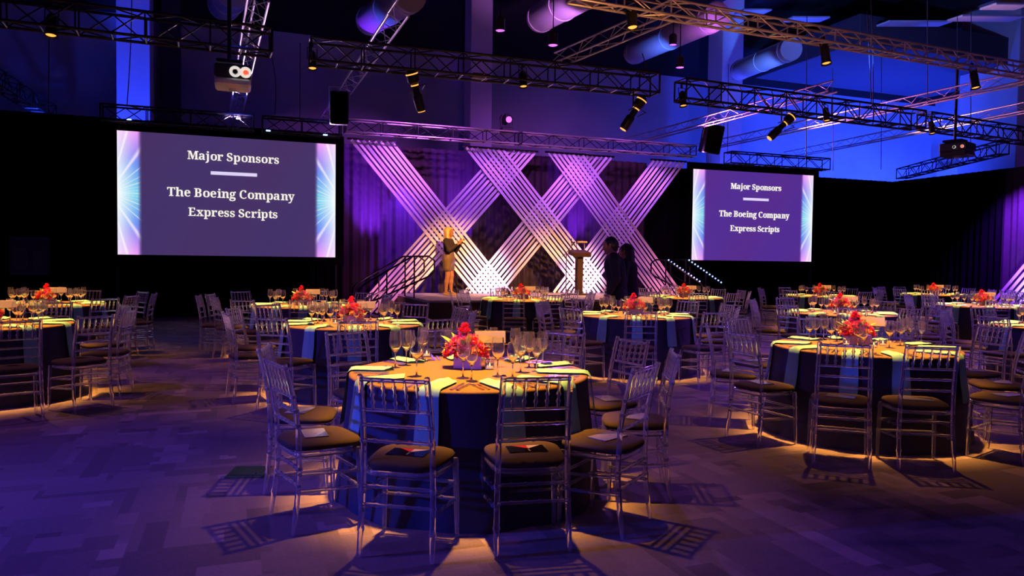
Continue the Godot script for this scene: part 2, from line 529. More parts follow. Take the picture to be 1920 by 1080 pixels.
func weave_texture() -> ImageTexture:
	var n := 512
	var r := RandomNumberGenerator.new()
	r.seed = 5
	var d := PackedByteArray()
	d.resize(n * n * 3)
	var col := PackedFloat32Array()
	var row := PackedFloat32Array()
	for i in n:
		col.append(r.randf_range(-9, 9)); row.append(r.randf_range(-5, 5))
	for y in n:
		for x in n:
			var g := clampi(int(238 + col[x] + row[y]), 0, 255)
			var i := (y * n + x) * 3
			d[i] = g; d[i + 1] = g; d[i + 2] = g
	return ImageTexture.create_from_image(Image.create_from_data(n, n, false, Image.FORMAT_RGB8, d))

# ------------------------------------------------------------------ the hall
func slab(a: Vector3, b: Vector3, y0: float, y1: float, thick: float) -> MB:     # an upright wall between two floor points, thick to its right
	var m := MB.new()
	var d := (b - a); d.y = 0
	var l := d.length()
	d = d.normalized()
	var r := d.cross(Vector3.UP)
	var c := (a + b) / 2; c.y = (y0 + y1) / 2
	m.box(Vector3.ZERO, Vector3(l, y1 - y0, thick), 0.0, Transform3D(Basis(d, Vector3.UP, r), c + r * thick / 2))
	return m

func build_shell() -> void:
	var ra := Transform3D(Basis(Vector3.UP, PH), Vector3(0, 0, -20))
	var m := MB.new()
	m.box(Vector3(0.5, -0.1, 13.5), Vector3(43, 0.2, 38), 0.0, ra)
	var fl := struct("floor", m, M.carpet)
	var c := MB.new()
	c.box(Vector3(0.5, 11.1, 13.5), Vector3(43, 0.2, 38), 0.0, ra)
	struct("ceiling", c, M.ceiling)
	struct("wall_back", slab(sp(-21, 0, -5), sp(22, 0, -5), 0, 8.5, -0.25), M.wall)
	struct("trim_1", slab(sp(-21, 0, -4.9), sp(22, 0, -4.9), 8.45, 11, -0.35), M.ceiling)
	struct("wall_left", slab(sp(-20.5, 0, -5), sp(-20.5, 0, 32), 0, 11, -0.25), M.wall)
	struct("wall_right", slab(sp(21.2, 0, -5), sp(21.2, 0, 32), 0, 8.5, 0.25), M.wall)
	struct("trim_2", slab(sp(21.1, 0, -5), sp(21.1, 0, 32), 8.45, 11, 0.35), M.ceiling)
	struct("wall_front", slab(sp(-21, 0, 32), sp(22, 0, 32), 0, 11, 0.25), M.wall)
	# columns that stand before the back wall
	for a in [[255, 20.3, 0.82, "slim blue-lit column behind the left screen"], [322, 21.4, 0.5, "dark narrow column beside the blue-lit one"], [895, 23.4, 0.7, "violet-lit column above the middle of the stage"], [1356, 26.2, 0.86, "blue-lit column above the right screen"]]:
		var p := at(a[0], 300, a[1])
		var b := MB.new()
		b.box(Vector3(0, 5.5, 0), Vector3(a[2], 11, a[2]), 0.02)
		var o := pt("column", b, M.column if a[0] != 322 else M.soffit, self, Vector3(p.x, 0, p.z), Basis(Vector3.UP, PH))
		o.set_meta("kind", "structure")
	var pr := at(1905, 300, 25.5)
	var b2 := MB.new()
	b2.box(Vector3(0.8, 5.5, -0.9), Vector3(2.2, 11, 2.2), 0.02)
	var o2 := pt("column", b2, M.column, self, Vector3(pr.x, 0, pr.z), Basis(Vector3.UP, PH))
	o2.set_meta("kind", "structure")
	# dropped soffit under the roof at the right, with its ledge
	var so := MB.new()
	so.box(sp(14.3, 8.75, -2.4) - Vector3(0, 0, 0), Vector3(8.4, 0.9, 4.6), 0.02, Transform3D(Basis(), Vector3.ZERO))
	var s2 := MB.new()
	s2.box(Vector3.ZERO, Vector3(8.6, 0.9, 5.0), 0.02)
	pt("soffit", s2, M.soffit, self, sp(15.6, 8.9, -2.0), Basis(Vector3.UP, PH)).set_meta("kind", "structure")
	var le := MB.new()
	le.box(Vector3.ZERO, Vector3(0.5, 0.35, 9.0), 0.02)
	pt("trim_3", le, M.column, self, sp(20.9, 5.4, 0), Basis(Vector3.UP, PH)).set_meta("kind", "structure")
	# roof beams
	for k in 5:
		var be := MB.new()
		be.box(Vector3.ZERO, Vector3(0.35, 0.7, 30), 0.02)
		pt("roof_beam", be, M.ceiling, self, sp(-16.0 + 8.0 * k, 10.5, 10), Basis(Vector3.UP, PH)).set_meta("kind", "structure")
	# round ducts
	for a in [[692, 40, 770, -10, 20.5, 17.0, 0.38, "blue-lit round duct end at the top left of centre"], [1012, 34, 1110, -22, 19.0, 15.5, 0.36, "large pink-lit round duct above the stage"], [1188, 100, 1345, 30, 23.5, 18.0, 0.34, "long round duct turning from blue to pink under the roof"], [1386, 132, 1484, 92, 25.0, 21.0, 0.32, "short blue-lit duct stub beside the right column"], [420, 10, 440, -20, 20.0, 17.0, 0.4, "dark duct end above the left projector"]]:
		var p := at(a[0], a[1], a[4])
		var q := at(a[2], a[3], a[5])
		var t := thing("air_duct", a[7], "duct", p)
		var dm := MB.new()
		dm.tube([Vector3.ZERO, (q - p) * 0.5, q - p], a[6], 28)
		pt("pipe", dm, M.duct, t)
		for f in [0.04, 0.5, 0.93]:
			var rm := MB.new()
			var w: Vector3 = (q - p).normalized() * 0.05
			rm.tube([(q - p) * f - w, (q - p) * f + w], a[6] * 1.05, 28)
			pt("collar", rm, M.duct, t)
	# flat ceiling panels that catch the blue light
	for a in [[1412, 22, 24.0, 1.1], [1512, 36, 24.0, 1.5], [1640, 100, 25.0, 1.2], [1715, 44, 23.0, 2.6], [1850, 34, 22.0, 2.6], [1885, 12, 21.0, 1.4]]:
		var g := MB.new()
		g.box(Vector3.ZERO, Vector3(a[3], 0.06, 0.5), 0.01)
		var o := pt("ceiling_panel", g, M.column, self, at(a[0], a[1], a[2]), Basis(Vector3.UP, PH) * Basis(Vector3.FORWARD, -0.12))
		o.set_meta("kind", "structure")

func drape(called: String, label: String, pts: Array, y0: float, y1: float, m: Material, pitch := 0.16, amp := 0.05, seed := 1) -> MeshInstance3D:
	var r := RandomNumberGenerator.new()
	r.seed = seed
	var b := MB.new()
	var path := []
	for i in pts.size() - 1:
		var a: Vector3 = pts[i]
		var c: Vector3 = pts[i + 1]
		var l := a.distance_to(c)
		var k := int(l / (pitch / 6.0))
		var nn := (c - a).cross(Vector3.UP).normalized()
		for j in k:
			var f := float(j) / k
			path.append([a.lerp(c, f), nn, f * l])
	var ph := 0.0
	var cols := path.size()
	var off := PackedFloat32Array()
	var wob := 1.0
	for j in cols:
		ph += TAU / 6.0 * wob
		wob = lerpf(wob, r.randf_range(0.55, 1.45), 0.12)
		off.append(sin(ph) * amp + sin(ph * 0.37) * amp * 0.6)
	for side in 2:
		var pp := []
		for i in 4:
			var f := i / 3.0
			for j in cols:
				var jj := j if side == 0 else cols - 1 - j
				var q: Vector3 = path[jj][0] + path[jj][1] * -(off[jj] * (0.6 + 0.5 * f) + (0.0 if side == 0 else -0.004))
				q.y = lerpf(y1, y0, f)
				pp.append(q)
		b.sheet(pp, 4, cols, Vector2(cols / 40.0, 3.0))
	var o := pt(called, b, m, self)
	tag(o, label, "curtain")
	return o

func build_drapes() -> void:
	drape("black_drape", "tall black velour drape behind the left screen", [sp(-20, 0, -1.0), sp(-12, 0, -1.0), sp(-4.35, 0, -1.0)], 0.01, 4.72, M.velour, 0.22, 0.05, 3)
	drape("stage_drape", "violet-lit pleated stage drape behind the crossed white strips", [sp(-4.45, 0, -1.06), sp(4.75, 0, -1.06)], 0.01, 4.5, M.drape, 0.24, 0.05, 5)
	drape("black_drape", "black velour drape behind the right screen", [sp(4.65, 0, -1.0), sp(14.75, 0, -1.0)], 0.01, 4.4, M.velour, 0.22, 0.05, 7)
	drape("black_drape", "black velour side drape turning the corner at the far right", [sp(14.6, 0, -1.15), sp(14.6, 0, 3.0)], 0.01, 4.42, M.velour, 0.22, 0.05, 9)
	drape("side_drape", "violet-lit drape cut by the right edge of the view", [sp(14.8, 0, 2.3), sp(14.8, 0, 9.5)], 0.01, 4.45, M.drape, 0.22, 0.05, 11)
	# black valance strips between the screens and their frames are part of the screens; a tall pipe stands by the right screen
	var g := thing("notice_board", "dim notice sheet board hanging on the black drape at far left", "sign", at(56, 480, 16.6))
	var b := MB.new()
	b.box(Vector3.ZERO, Vector3(0.78, 0.86, 0.03), 0.006)
	pt("board", b, mat(Color(0.045, 0.045, 0.07), 0.8), g, Vector3.ZERO, Basis(Vector3.UP, PH))
	for k in 2:
		var c := MB.new()
		c.box(Vector3(-0.17 + 0.36 * k, -0.06 - 0.05 * k, 0.02), Vector3(0.27, 0.5, 0.008), 0.001)
		pt("sheet", c, mat(Color(0.07, 0.07, 0.10), 0.8), g, Vector3.ZERO, Basis(Vector3.UP, PH))

# ------------------------------------------------------------------ the stage
func strip_band(s0: float, s1: float, d: float, label: String) -> void:
	var t := thing("strip_band", label, "stage strips", sp(0, 0, d), PH, "bands of white strips crossing on the stage")
	var h0 := 4.42
	for k in 8:
		var o := (k - 3.5) * 0.146
		var a := Vector3(s0 + o, h0, 0)
		var b := Vector3(s1 + o, 0.62, 0)
		if b.x < -3.05 or b.x > 4.15:
			b = a.lerp(b, (h0 - 0.12) / (h0 - 0.62))
		var m := MB.new()
		var w := (b - a).normalized()
		var l := a.distance_to(b)
		m.box(Vector3.ZERO, Vector3(l, 0.072, 0.014), 0.003, Transform3D(Basis(w, Vector3(-w.y, w.x, 0), Vector3.BACK) * Basis(Vector3.RIGHT, [0.1, -0.5, 0.35, -0.15, 0.55, -0.3, 0.2, -0.6][(k * 3 + int(absf(s0) * 10)) % 8]), (a + b) / 2))
		pt("strip", m, M.strip, t)
	for e in 2:
		var m := MB.new()
		m.box(Vector3(s0 if e == 0 else s1, h0 + 0.03 if e == 0 else 0.66, -0.02), Vector3(1.22, 0.05, 0.03), 0.004)
		if e == 0: pt("top_batten", m, M.black_metal, t)

func build_stage() -> void:
	var st := thing("stage_platform", "low stage platform with a dark skirt under the crossed strips", "stage", sp(0, 0, 0), PH)
	var s0 := -3.1
	var s1 := 4.2
	for i in 6:
		for j in 3:
			var m := MB.new()
			m.box(Vector3(s0 + (i + 0.5) * (s1 - s0) / 6.0, 0.575, -0.4 + (j + 0.5) * 1.2), Vector3((s1 - s0) / 6.0 - 0.006, 0.05, 1.194), 0.006)
			pt("deck_panel", m, M.deck, st)
	var sk := MB.new()
	var pp := []
	var cols := 200
	for i in 2:
		for j in cols:
			var f := float(j) / (cols - 1)
			var per := f * (3.6 * 2 + s1 - s0)
			var q: Vector3
			if per < 3.6: q = Vector3(s0 - 0.02, 0, -0.4 + per)
			elif per < 3.6 + s1 - s0: q = Vector3(s0 + per - 3.6, 0, 3.22)
			else: q = Vector3(s1 + 0.02, 0, 3.2 - (per - 3.6 - s1 + s0))
			q += Vector3(0, 0.01 if i == 0 else 0.55, 0.018 * sin(per * 40.0))
			pp.append(q)
	sk.sheet(pp, 2, cols)
	var skm := mat(Color(0.10, 0.075, 0.05), 0.85)
	pt("skirt", sk, skm, st)
	# crossed strips
	strip_band(0.11, -3.29, 0.0, "white strips leaning left, first X of the stage set")
	strip_band(2.43, -0.83, 0.0, "white strips leaning left, second X of the stage set")
	strip_band(4.82, 1.74, 0.0, "white strips leaning left, third X of the stage set")
	strip_band(-3.80, -0.56, 0.07, "white strips leaning right, first X of the stage set")
	strip_band(-0.84, 2.53, 0.07, "white strips leaning right, second X of the stage set")
	strip_band(1.50, 4.74, 0.07, "white strips leaning right, third X of the stage set")
	# a second set on the side drape
	var t := thing("strip_band", "slanting white strips on the side drape cut by the right edge", "stage strips", sp(14.42, 0, 2.45), PH)
	for k in 8:
		var m := MB.new()
		var a := Vector3(0, 0.1, 0.15 + k * 0.2)
		var b := Vector3(0, 4.3, 0.15 + k * 0.2 + 3.4)
		var w := (b - a).normalized()
		m.box(Vector3.ZERO, Vector3(0.022, a.distance_to(b), 0.085), 0.004, Transform3D(Basis(Vector3.RIGHT, w, Vector3.RIGHT.cross(w)), (a + b) / 2))
		pt("strip", m, M.strip, t)
	# stairs with handrails at both ends
	stairs(sp(-3.1, 0, 1.55), -1.0, "black stage steps with tubular handrails at the left", false)
	stairs(sp(4.2, 0, 1.35), 1.0, "black stage steps with blue light dots at the right", true)
	# floor lamps that throw light up the strips
	for s in [-3.7, -0.65, 2.15, 4.9]:
		var h := 0.6 if s > -3.1 and s < 4.2 else 0.0
		var p := sp(s, h, 1.42)
		var q := thing("floor_lamp", "small black lamp at the strips' foot, " + ["left of the stage", "nearest the blonde woman", "beside the lectern", "right of the stage"][[-3.7, -0.65, 2.15, 4.9].find(s)], "stage light", p, PH, "uplights at the strips")
		var m := MB.new()
		m.lathe([Vector2(0, -0.09), Vector2(0.055, -0.09), Vector2(0.065, -0.06), Vector2(0.065, 0.07), Vector2(0.058, 0.09), Vector2(0.05, 0.06), Vector2(0, 0.06)], 16, Transform3D(Basis(Vector3.RIGHT, -1.2), Vector3(0, 0.1, 0)))
		pt("housing", m, M.black_metal, q)
		var b := MB.new()
		b.box(Vector3(0, 0.012, 0), Vector3(0.18, 0.024, 0.12), 0.004)
		b.box(Vector3(-0.075, 0.06, 0), Vector3(0.012, 0.1, 0.03), 0.003)
		b.box(Vector3(0.075, 0.06, 0), Vector3(0.012, 0.1, 0.03), 0.003)
		pt("stand", b, M.black_metal, q)
	lectern()
	mic_stand(at(1061, 549, 19.2))

func stairs(p: Vector3, side: float, label: String, leds: bool) -> void:
	var t := thing("stage_steps", label, "steps", p, PH)
	for i in 3:
		var m := MB.new()
		m.box(Vector3(side * (0.16 + 0.3 * (2 - i)), 0.15 + 0.15 * i - 0.02, 0), Vector3(0.31, 0.04, 1.1), 0.005)
		pt("tread", m, M.black_metal, t)
	for z in [-0.5, 0.5]:
		var m := MB.new()
		m.tube([Vector3(side * 0.02, 0.45, z), Vector3(side * 1.05, 0.02, z)], 0.025, 8)
		pt("stringer", m, M.black_metal, t)
		var r := MB.new()
		var pts := [Vector3(side * 1.3, 0.1, z), Vector3(side * 1.3, 0.78, z), Vector3(side * 1.22, 0.9, z), Vector3(side * 0.1, 1.55, z), Vector3(-side * 0.28, 1.56, z), Vector3(-side * 0.42, 1.46, z), Vector3(-side * 0.42, 1.2, z), Vector3(-side * 0.3, 1.1, z), Vector3(side * 1.25, 0.42, z)]
		r.tube(pts, 0.021, 8)
		pt("handrail", r, M.black_metal, t)
		for x in [0.05, 0.68]:
			var q := MB.new()
			q.tube([Vector3(side * x, 0.62 - x * 0.6, z), Vector3(side * x, 1.58 - x * 0.58, z)], 0.018, 8)
			pt("baluster", q, M.black_metal, t)
		if leds:
			for k in 12:
				var l := MB.new()
				var f := k / 11.0
				l.lathe([Vector2(0, -0.022), Vector2(0.016, -0.016), Vector2(0.022, 0), Vector2(0.016, 0.016), Vector2(0, 0.022)], 8, Transform3D(Basis(), Vector3(side * lerpf(0.12, 1.15, f), lerpf(1.555, 0.965, f), z + 0.03)))
				pt("light_dot", l, M.blue_led, t)

func lectern() -> void:
	var t := thing("lectern", "slim dark lectern with a reading lamp and microphones on the stage", "lectern", at_h(1085, 553, 0.6), PH)
	var m := MB.new()
	m.box(Vector3(0, 0.02, 0), Vector3(0.5, 0.04, 0.42), 0.008)
	pt("base", m, M.wood, t)
	m = MB.new()
	m.box(Vector3(0, 0.53, 0), Vector3(0.17, 0.98, 0.16), 0.01)
	pt("column", m, M.wood, t)
	m = MB.new()
	m.box(Vector3(0, 1.12, 0), Vector3(0.5, 0.12, 0.4), 0.012, Transform3D(Basis(Vector3.RIGHT, 0.2), Vector3(0, 0, -0.2)))
	pt("top", m, M.wood, t)
	m = MB.new()
	m.tube([Vector3(0.2, 1.2, -0.1), Vector3(0.2, 1.36, -0.12), Vector3(0.17, 1.4, -0.1)], 0.012, 8)
	m.box(Vector3(0.1, 1.4, -0.06), Vector3(0.28, 0.05, 0.09), 0.01)
	pt("reading_lamp", m, mat(Color(0.5, 0.33, 0.14), 0.4, 0.4), t)
	for x in [-0.22, -0.08]:
		m = MB.new()
		m.tube([Vector3(x, 1.18, 0), Vector3(x - 0.02, 1.34, 0.02), Vector3(x - 0.07, 1.47, 0.1)], [0.008, 0.008, 0.02], 8)
		pt("microphone", m, M.black_metal, t)

func mic_stand(p: Vector3) -> void:
	var t := thing("microphone_stand", "thin microphone stand with a boom left of the lectern", "stand", Vector3(p.x, 0.6, p.z), PH)
	var m := MB.new()
	m.lathe([Vector2(0, 0), Vector2(0.13, 0), Vector2(0.13, 0.02), Vector2(0.02, 0.04), Vector2(0, 0.04)], 20)
	pt("base", m, M.black_metal, t)
	m = MB.new()
	m.tube([Vector3(0, 0.02, 0), Vector3(0, 1.1, 0)], 0.011, 8)
	pt("pole", m, M.black_metal, t)
	m = MB.new()
	m.tube([Vector3(-0.12, 1.0, 0), Vector3(0, 1.1, 0), Vector3(0.16, 1.3, 0)], 0.009, 8)
	pt("boom", m, M.black_metal, t)
	m = MB.new()
	m.tube([Vector3(0.15, 1.29, 0), Vector3(0.18, 1.33, 0), Vector3(0.23, 1.39, 0)], [0.012, 0.022, 0.025], 10)
	pt("microphone", m, M.black_metal, t)

# ------------------------------------------------------------------ projection screens
func screen_texture(body: Color) -> ImageTexture:
	var w := 512
	var h := 288
	var d := PackedByteArray()
	d.resize(w * h * 3)
	for y in h:
		var fy := absf(y - h * 0.5) / (h * 0.5)
		var ray_c := Color(0.5, 0.85, 0.95).lerp(Color(0.42, 0.5, 0.95), clampf(fy * 1.6, 0, 1)).lerp(Color(0.95, 0.62, 0.97), clampf(fy * 1.9 - 0.9, 0, 1))
		for x in w:
			var e := minf(x, w - 1 - x) / float(w)
			var c := body
			c = c.lerp(Color(c.r * 1.06, c.g * 0.97, c.b * 0.96), sin(x * 0.02 + y * 0.015) * 0.5 + 0.5)
			if e < 0.11:
				var ang := atan2((y - h * 0.5) / h * 1.0, e + 0.035)
				var k := 0.0
				for q in 15:
					var a0 := -1.42 + q * 0.203
					k = maxf(k, 1.0 - clampf(absf(ang - a0) / (0.02 + 0.022 * float(q % 3 == 1)), 0, 1))
				var cc := ray_c.lerp(Color(1, 0.97, 0.85) if fy < 0.25 else Color(1, 0.95, 1), k * 0.85)
				cc = cc.lerp(Color.WHITE, clampf(1.0 - e / 0.08, 0, 1) * (1.0 - fy * 0.3))
				c = cc.lerp(c, smoothstep(0.082, 0.105, e))
			var i := (y * w + x) * 3
			d[i] = int(clampf(c.r, 0, 1) * 255); d[i + 1] = int(clampf(c.g, 0, 1) * 255); d[i + 2] = int(clampf(c.b, 0, 1) * 255)
	return ImageTexture.create_from_image(Image.create_from_data(w, h, false, Image.FORMAT_RGB8, d))

func lettering(text: String, width: float, where: Vector3, parent: Node3D, m: Material) -> void:
	var f := SystemFont.new()
	f.font_names = PackedStringArray(["Droid Serif"])
	f.font_weight = 700
	var tm := TextMesh.new()
	tm.text = text
	tm.font = f
	tm.font_size = 32
	tm.pixel_size = 0.01
	tm.depth = 0.012
	tm.curve_step = 1.0
	var bb := tm.get_aabb()
	var k := width / bb.size.x
	var o := part("lettering", tm, m, parent)
	o.transform = Transform3D(Basis().scaled(Vector3(k, k, 1)), where - Vector3(bb.get_center().x * k, bb.get_center().y * k, 0))

func projection_screen(c: Vector3, ry: float, w: float, h: float, body: Color, label: String) -> void:
	var t := thing("projection_screen", label, "screen", c, ry)
	var m := MB.new()
	m.box(Vector3(0, 0, -0.012), Vector3(w, h, 0.02), 0.0)
	m.quad(Vector3(-w / 2, -h / 2, 0), Vector3(w / 2, -h / 2, 0), Vector3(w / 2, h / 2, 0), Vector3(-w / 2, h / 2, 0))
	var mm := mat(Color(0.05, 0.05, 0.055), 0.9)
	mm.emission_enabled = true
	mm.emission_texture = screen_texture(body)
	mm.emission_energy_multiplier = 1.0
	var s := MB.new()
	s.quad(Vector3(-w / 2, -h / 2, 0), Vector3(w / 2, -h / 2, 0), Vector3(w / 2, h / 2, 0), Vector3(-w / 2, h / 2, 0))
	var b := MB.new()
	b.box(Vector3(0, 0, -0.014), Vector3(w, h, 0.02), 0.0)
	pt("backing", b, M.black_plastic, t)
	pt("picture", s, mm, t)
	var fr := 0.2
	for e in 4:
		var f := MB.new()
		if e < 2: f.box(Vector3((e * 2 - 1) * (w / 2 + fr / 2), 0, -0.01), Vector3(fr, h + fr * 2, 0.05), 0.008)
		else: f.box(Vector3(0, ((e - 2) * 2 - 1) * (h / 2 + fr / 2), -0.01), Vector3(w, fr, 0.05), 0.008)
		pt("frame", f, M.velour, t)
	for e in [-1, 1]:
		var l := MB.new()
		l.tube([Vector3(e * (w / 2 + 0.02), -h / 2 - 0.15, -0.05), Vector3(e * (w / 2 + 0.02), -c.y + 0.02, -0.05)], 0.025, 8)
		l.box(Vector3(e * (w / 2 + 0.02), -c.y + 0.012, -0.05), Vector3(0.08, 0.024, 1.0), 0.004)
		pt("leg", l, M.black_metal, t)
	var lm := mat(Color(0.8, 0.8, 0.75), 0.7, 0.0, Color(1, 0.96, 0.84), 0.95)
	var top := h / 2
	lettering("Major Sponsors", w * 0.42, Vector3(w * 0.012, top - h * 0.175, 0.008), t, lm)
	lettering("The Boeing Company", w * 0.585, Vector3(w * 0.005, top - h * 0.485, 0.008), t, lm)
	lettering("Express Scripts", w * 0.41, Vector3(w * 0.01, top - h * 0.645, 0.008), t, lm)
	var u := MB.new()
	u.box(Vector3(w * 0.012, top - h * 0.305, 0.006), Vector3(w * 0.213, h * 0.028, 0.01), 0.003)
	pt("underline", u, mat(Color(0.8, 0.8, 0.8), 0.7, 0.0, Color(0.75, 0.68, 0.95), 0.95), t)
	var al := AreaLight3D.new()
	al.name = "screen_glow"
	t.add_child(al)
	al.position = Vector3(0, 0, 0.06)
	al.rotation.y = PI
	al.area_size = Vector2(w, h)
	al.light_color = body
	al.light_energy = 0.02
	al.area_range = 40.0
	al.shadow_enabled = true

func build_screens() -> void:
	projection_screen(sp(-7.08, 2.90, 0.0), PH, 4.8, 2.78, Color(0.262, 0.200, 0.41), "large projection screen with sponsor names left of the stage")
	projection_screen(sp(7.86, 2.92, 0.0), PH - 0.05, 4.28, 2.70, Color(0.315, 0.18, 0.575), "projection screen with sponsor names right of the stage")

# ------------------------------------------------------------------ trusses, lamps, cables
func truss(label: String, a: Vector3, b: Vector3, size: float, m: Material, rungs: Material, three := false, group := "", bay := 0.42, cm: Material = null) -> Node3D:
	var t := thing("lighting_truss", label, "truss", (a + b) / 2, 0.0, group)
	var x := (b - a).normalized()
	var z := x.cross(Vector3.UP).normalized()
	t.basis = Basis(x, z.cross(x), z)
	var l := a.distance_to(b)
	var h := size / 2
	var r := maxf(0.02, size * 0.062)
	var co := [Vector2(h, -h), Vector2(h, h), Vector2(-h, h), Vector2(-h, -h)]       # y, z of the chords
	if three: co = [Vector2(-h, -h), Vector2(-h, h), Vector2(h * 0.8, 0)]
	for c in co:
		var q := MB.new()
		q.tube([Vector3(-l / 2, c.x, c.y), Vector3(l / 2, c.x, c.y)], r, 8)
		pt("chord", q, cm if cm else m, t)
	var n := maxi(2, int(l / bay))
	for k in co.size():
		var c: Vector2 = co[k]
		var d: Vector2 = co[(k + 1) % co.size()]
		var q := MB.new()
		for i in n:
			var u := Vector3(-l / 2 + l * i / n, c.x, c.y)
			var w := Vector3(-l / 2 + l * (i + 1) / n, d.x, d.y)
			if i % 2: 
				u = Vector3(-l / 2 + l * i / n, d.x, d.y); w = Vector3(-l / 2 + l * (i + 1) / n, c.x, c.y)
			q.tube([u, w], r * (0.36 if three else 0.5), 6)
		pt("lacing", q, m, t)
	if not three:
		for i in n + 1:
			var q := MB.new()
			var xx := -l / 2 + l * i / n
			q.tube([Vector3(xx, -h, -h), Vector3(xx, -h, h)], r * 0.7, 6)
			pt("rung", q, rungs, t)
			if i == 0 or i == n:
				var e := MB.new()
				e.tube([Vector3(xx, -h, -h), Vector3(xx, h, -h), Vector3(xx, h, h), Vector3(xx, -h, h)], r * 0.9, 6, true)
				pt("end_frame", e, m, t)
			elif i % 2 == 0:
				for s in [-h, h]:
					var e := MB.new()
					e.tube([Vector3(xx, -h, s), Vector3(xx, h, s)], r * 0.6, 6)
					pt("post", e, m, t)
	return t

func par_proto() -> Node3D:
	var t := Node3D.new()
	var m := MB.new()
	# open can: outside up, over the closed top; the inside holds the lens
	m.lathe([Vector2(0.07, 0.04), Vector2(0.098, -0.01), Vector2(0.104, -0.012), Vector2(0.085, 0.06), Vector2(0.085, 0.30), Vector2(0.06, 0.37), Vector2(0.03, 0.40), Vector2(0, 0.40)], 20)
	var can := pt("can", m, M.black_metal, t)
	var l := MB.new()
	l.lathe([Vector2(0, 0.012), Vector2(0.05, 0.008), Vector2(0.078, 0.018), Vector2(0.078, 0.05), Vector2(0, 0.05)], 20)
	pt("lens", l, M.amber_lens, t)
	var y := MB.new()
	y.tube([Vector3(-0.1, 0.2, 0), Vector3(-0.1, 0.48, 0), Vector3(0.1, 0.48, 0), Vector3(0.1, 0.2, 0)], 0.012, 6)
	pt("yoke", y, M.black_metal, t)
	var c := MB.new()
	c.box(Vector3(0, 0.53, 0), Vector3(0.05, 0.1, 0.05), 0.008)
	pt("clamp", c, M.black_metal, t)
	return t

func profile_proto() -> Node3D:      # a long spot with a bright back vent and lens ring
	var t := Node3D.new()
	var m := MB.new()
	m.lathe([Vector2(0, -0.34), Vector2(0.07, -0.34), Vector2(0.085, -0.3), Vector2(0.085, -0.08), Vector2(0.06, -0.05), Vector2(0.06, 0.12), Vector2(0.1, 0.16), Vector2(0.1, 0.3), Vector2(0.07, 0.36), Vector2(0, 0.36)], 18)
	pt("barrel", m, M.black_metal, t)
	for e in [[-0.345, 0.062], [0.29, 0.104], [0.1, 0.066]]:
		var r := MB.new()
		r.lathe([Vector2(0, e[0] - 0.008), Vector2(e[1], e[0] - 0.008), Vector2(e[1], e[0] + 0.012), Vector2(0, e[0] + 0.012)], 18)
		pt("glowing_lens" if e[0] < 0 else "vent_light", r, M.amber_lens, t)
	var y := MB.new()
	y.tube([Vector3(-0.11, 0.0, 0), Vector3(-0.11, 0.1, 0.25), Vector3(0.11, 0.1, 0.25), Vector3(0.11, 0.0, 0)], 0.011, 6)
	pt("yoke", y, M.black_metal, t)
	return t

func place(proto: Node3D, called: String, label: String, category: String, pos: Vector3, b: Basis, group := "") -> Node3D:
	var c: Node3D = proto.duplicate()
	c.name = numbered(called)
	add_child(c)
	c.transform = Transform3D(b, pos)
	tag(c, label, category, group)
	return c

func cable(label: String, x0: float, y0: float, x1: float, y1: float, depth: float, r := 0.008, sway := 0.0) -> void:
	var a := at(x0, y0, depth)
	var b := at(x1, y1, depth)
	var m := MB.new()
	var p := []
	for i in 9:
		var f := i / 8.0
		p.append((b - a) * f + Vector3(sway * sin(f * PI), 0, 0))
	m.tube(p, r, 6)
	var o := pt("hanging_cable", m, M.black_plastic, self, a)
	tag(o, label, "cable", "cables hanging from the roof")

func projector(p: Vector3, ry: float, label: String, w: float, pole: float, ring := 0.085, low: Material = null) -> void:
	var t := thing("projector", label, "projector", p, ry)
	var m := MB.new()
	m.box(Vector3(0, 0.08, 0), Vector3(w, 0.2, w * 0.9), 0.025)
	pt("body", m, M.black_plastic, t)
	m = MB.new()
	m.box(Vector3(0, -0.075, 0.01), Vector3(w * 0.98, 0.115, w * 0.88), 0.03)
	pt("lower_case", m, low if low else M.pale_plastic, t)
	m = MB.new()
	m.lathe([Vector2(0, -0.16), Vector2(0.05, -0.16), Vector2(0.07, -0.13), Vector2(0, -0.12)], 14)
	pt("foot", m, M.grey_plastic, t)
	for k in 2:
		m = MB.new()
		var c := Vector3(w * (0.06 + 0.28 * k), 0.07, w * 0.45)
		m.lathe([Vector2(0, -0.01), Vector2(ring * 0.9, -0.01), Vector2(ring, 0.01), Vector2(ring * 0.9, 0.03), Vector2(ring * 0.6, 0.015), Vector2(ring * 0.55, 0.0), Vector2(0, 0.0)], 20, Transform3D(Basis(Vector3.RIGHT, PI / 2), c))
		var vr := pt("glowing_vent_ring", m, M.white_lens, t)
		m = MB.new()
		m.lathe([Vector2(0, 0.0), Vector2(0.035, 0.0), Vector2(0.03, 0.02), Vector2(0, 0.024)], 14, Transform3D(Basis(Vector3.RIGHT, PI / 2), c + Vector3(0, 0, 0.004)))
		pt("hub", m, M.red_lamp if k == 1 else M.black_plastic, vr)
	m = MB.new()
	m.tube([Vector3(-w * 0.1, 0.2, 0), Vector3(-w * 0.1, pole, 0)], 0.03, 10)
	pt("pole", m, M.black_metal, t)
	m = MB.new()
	m.box(Vector3(-w * 0.1, 0.24, 0), Vector3(w * 0.7, 0.05, w * 0.6), 0.01)
	pt("bracket", m, M.black_metal, t)

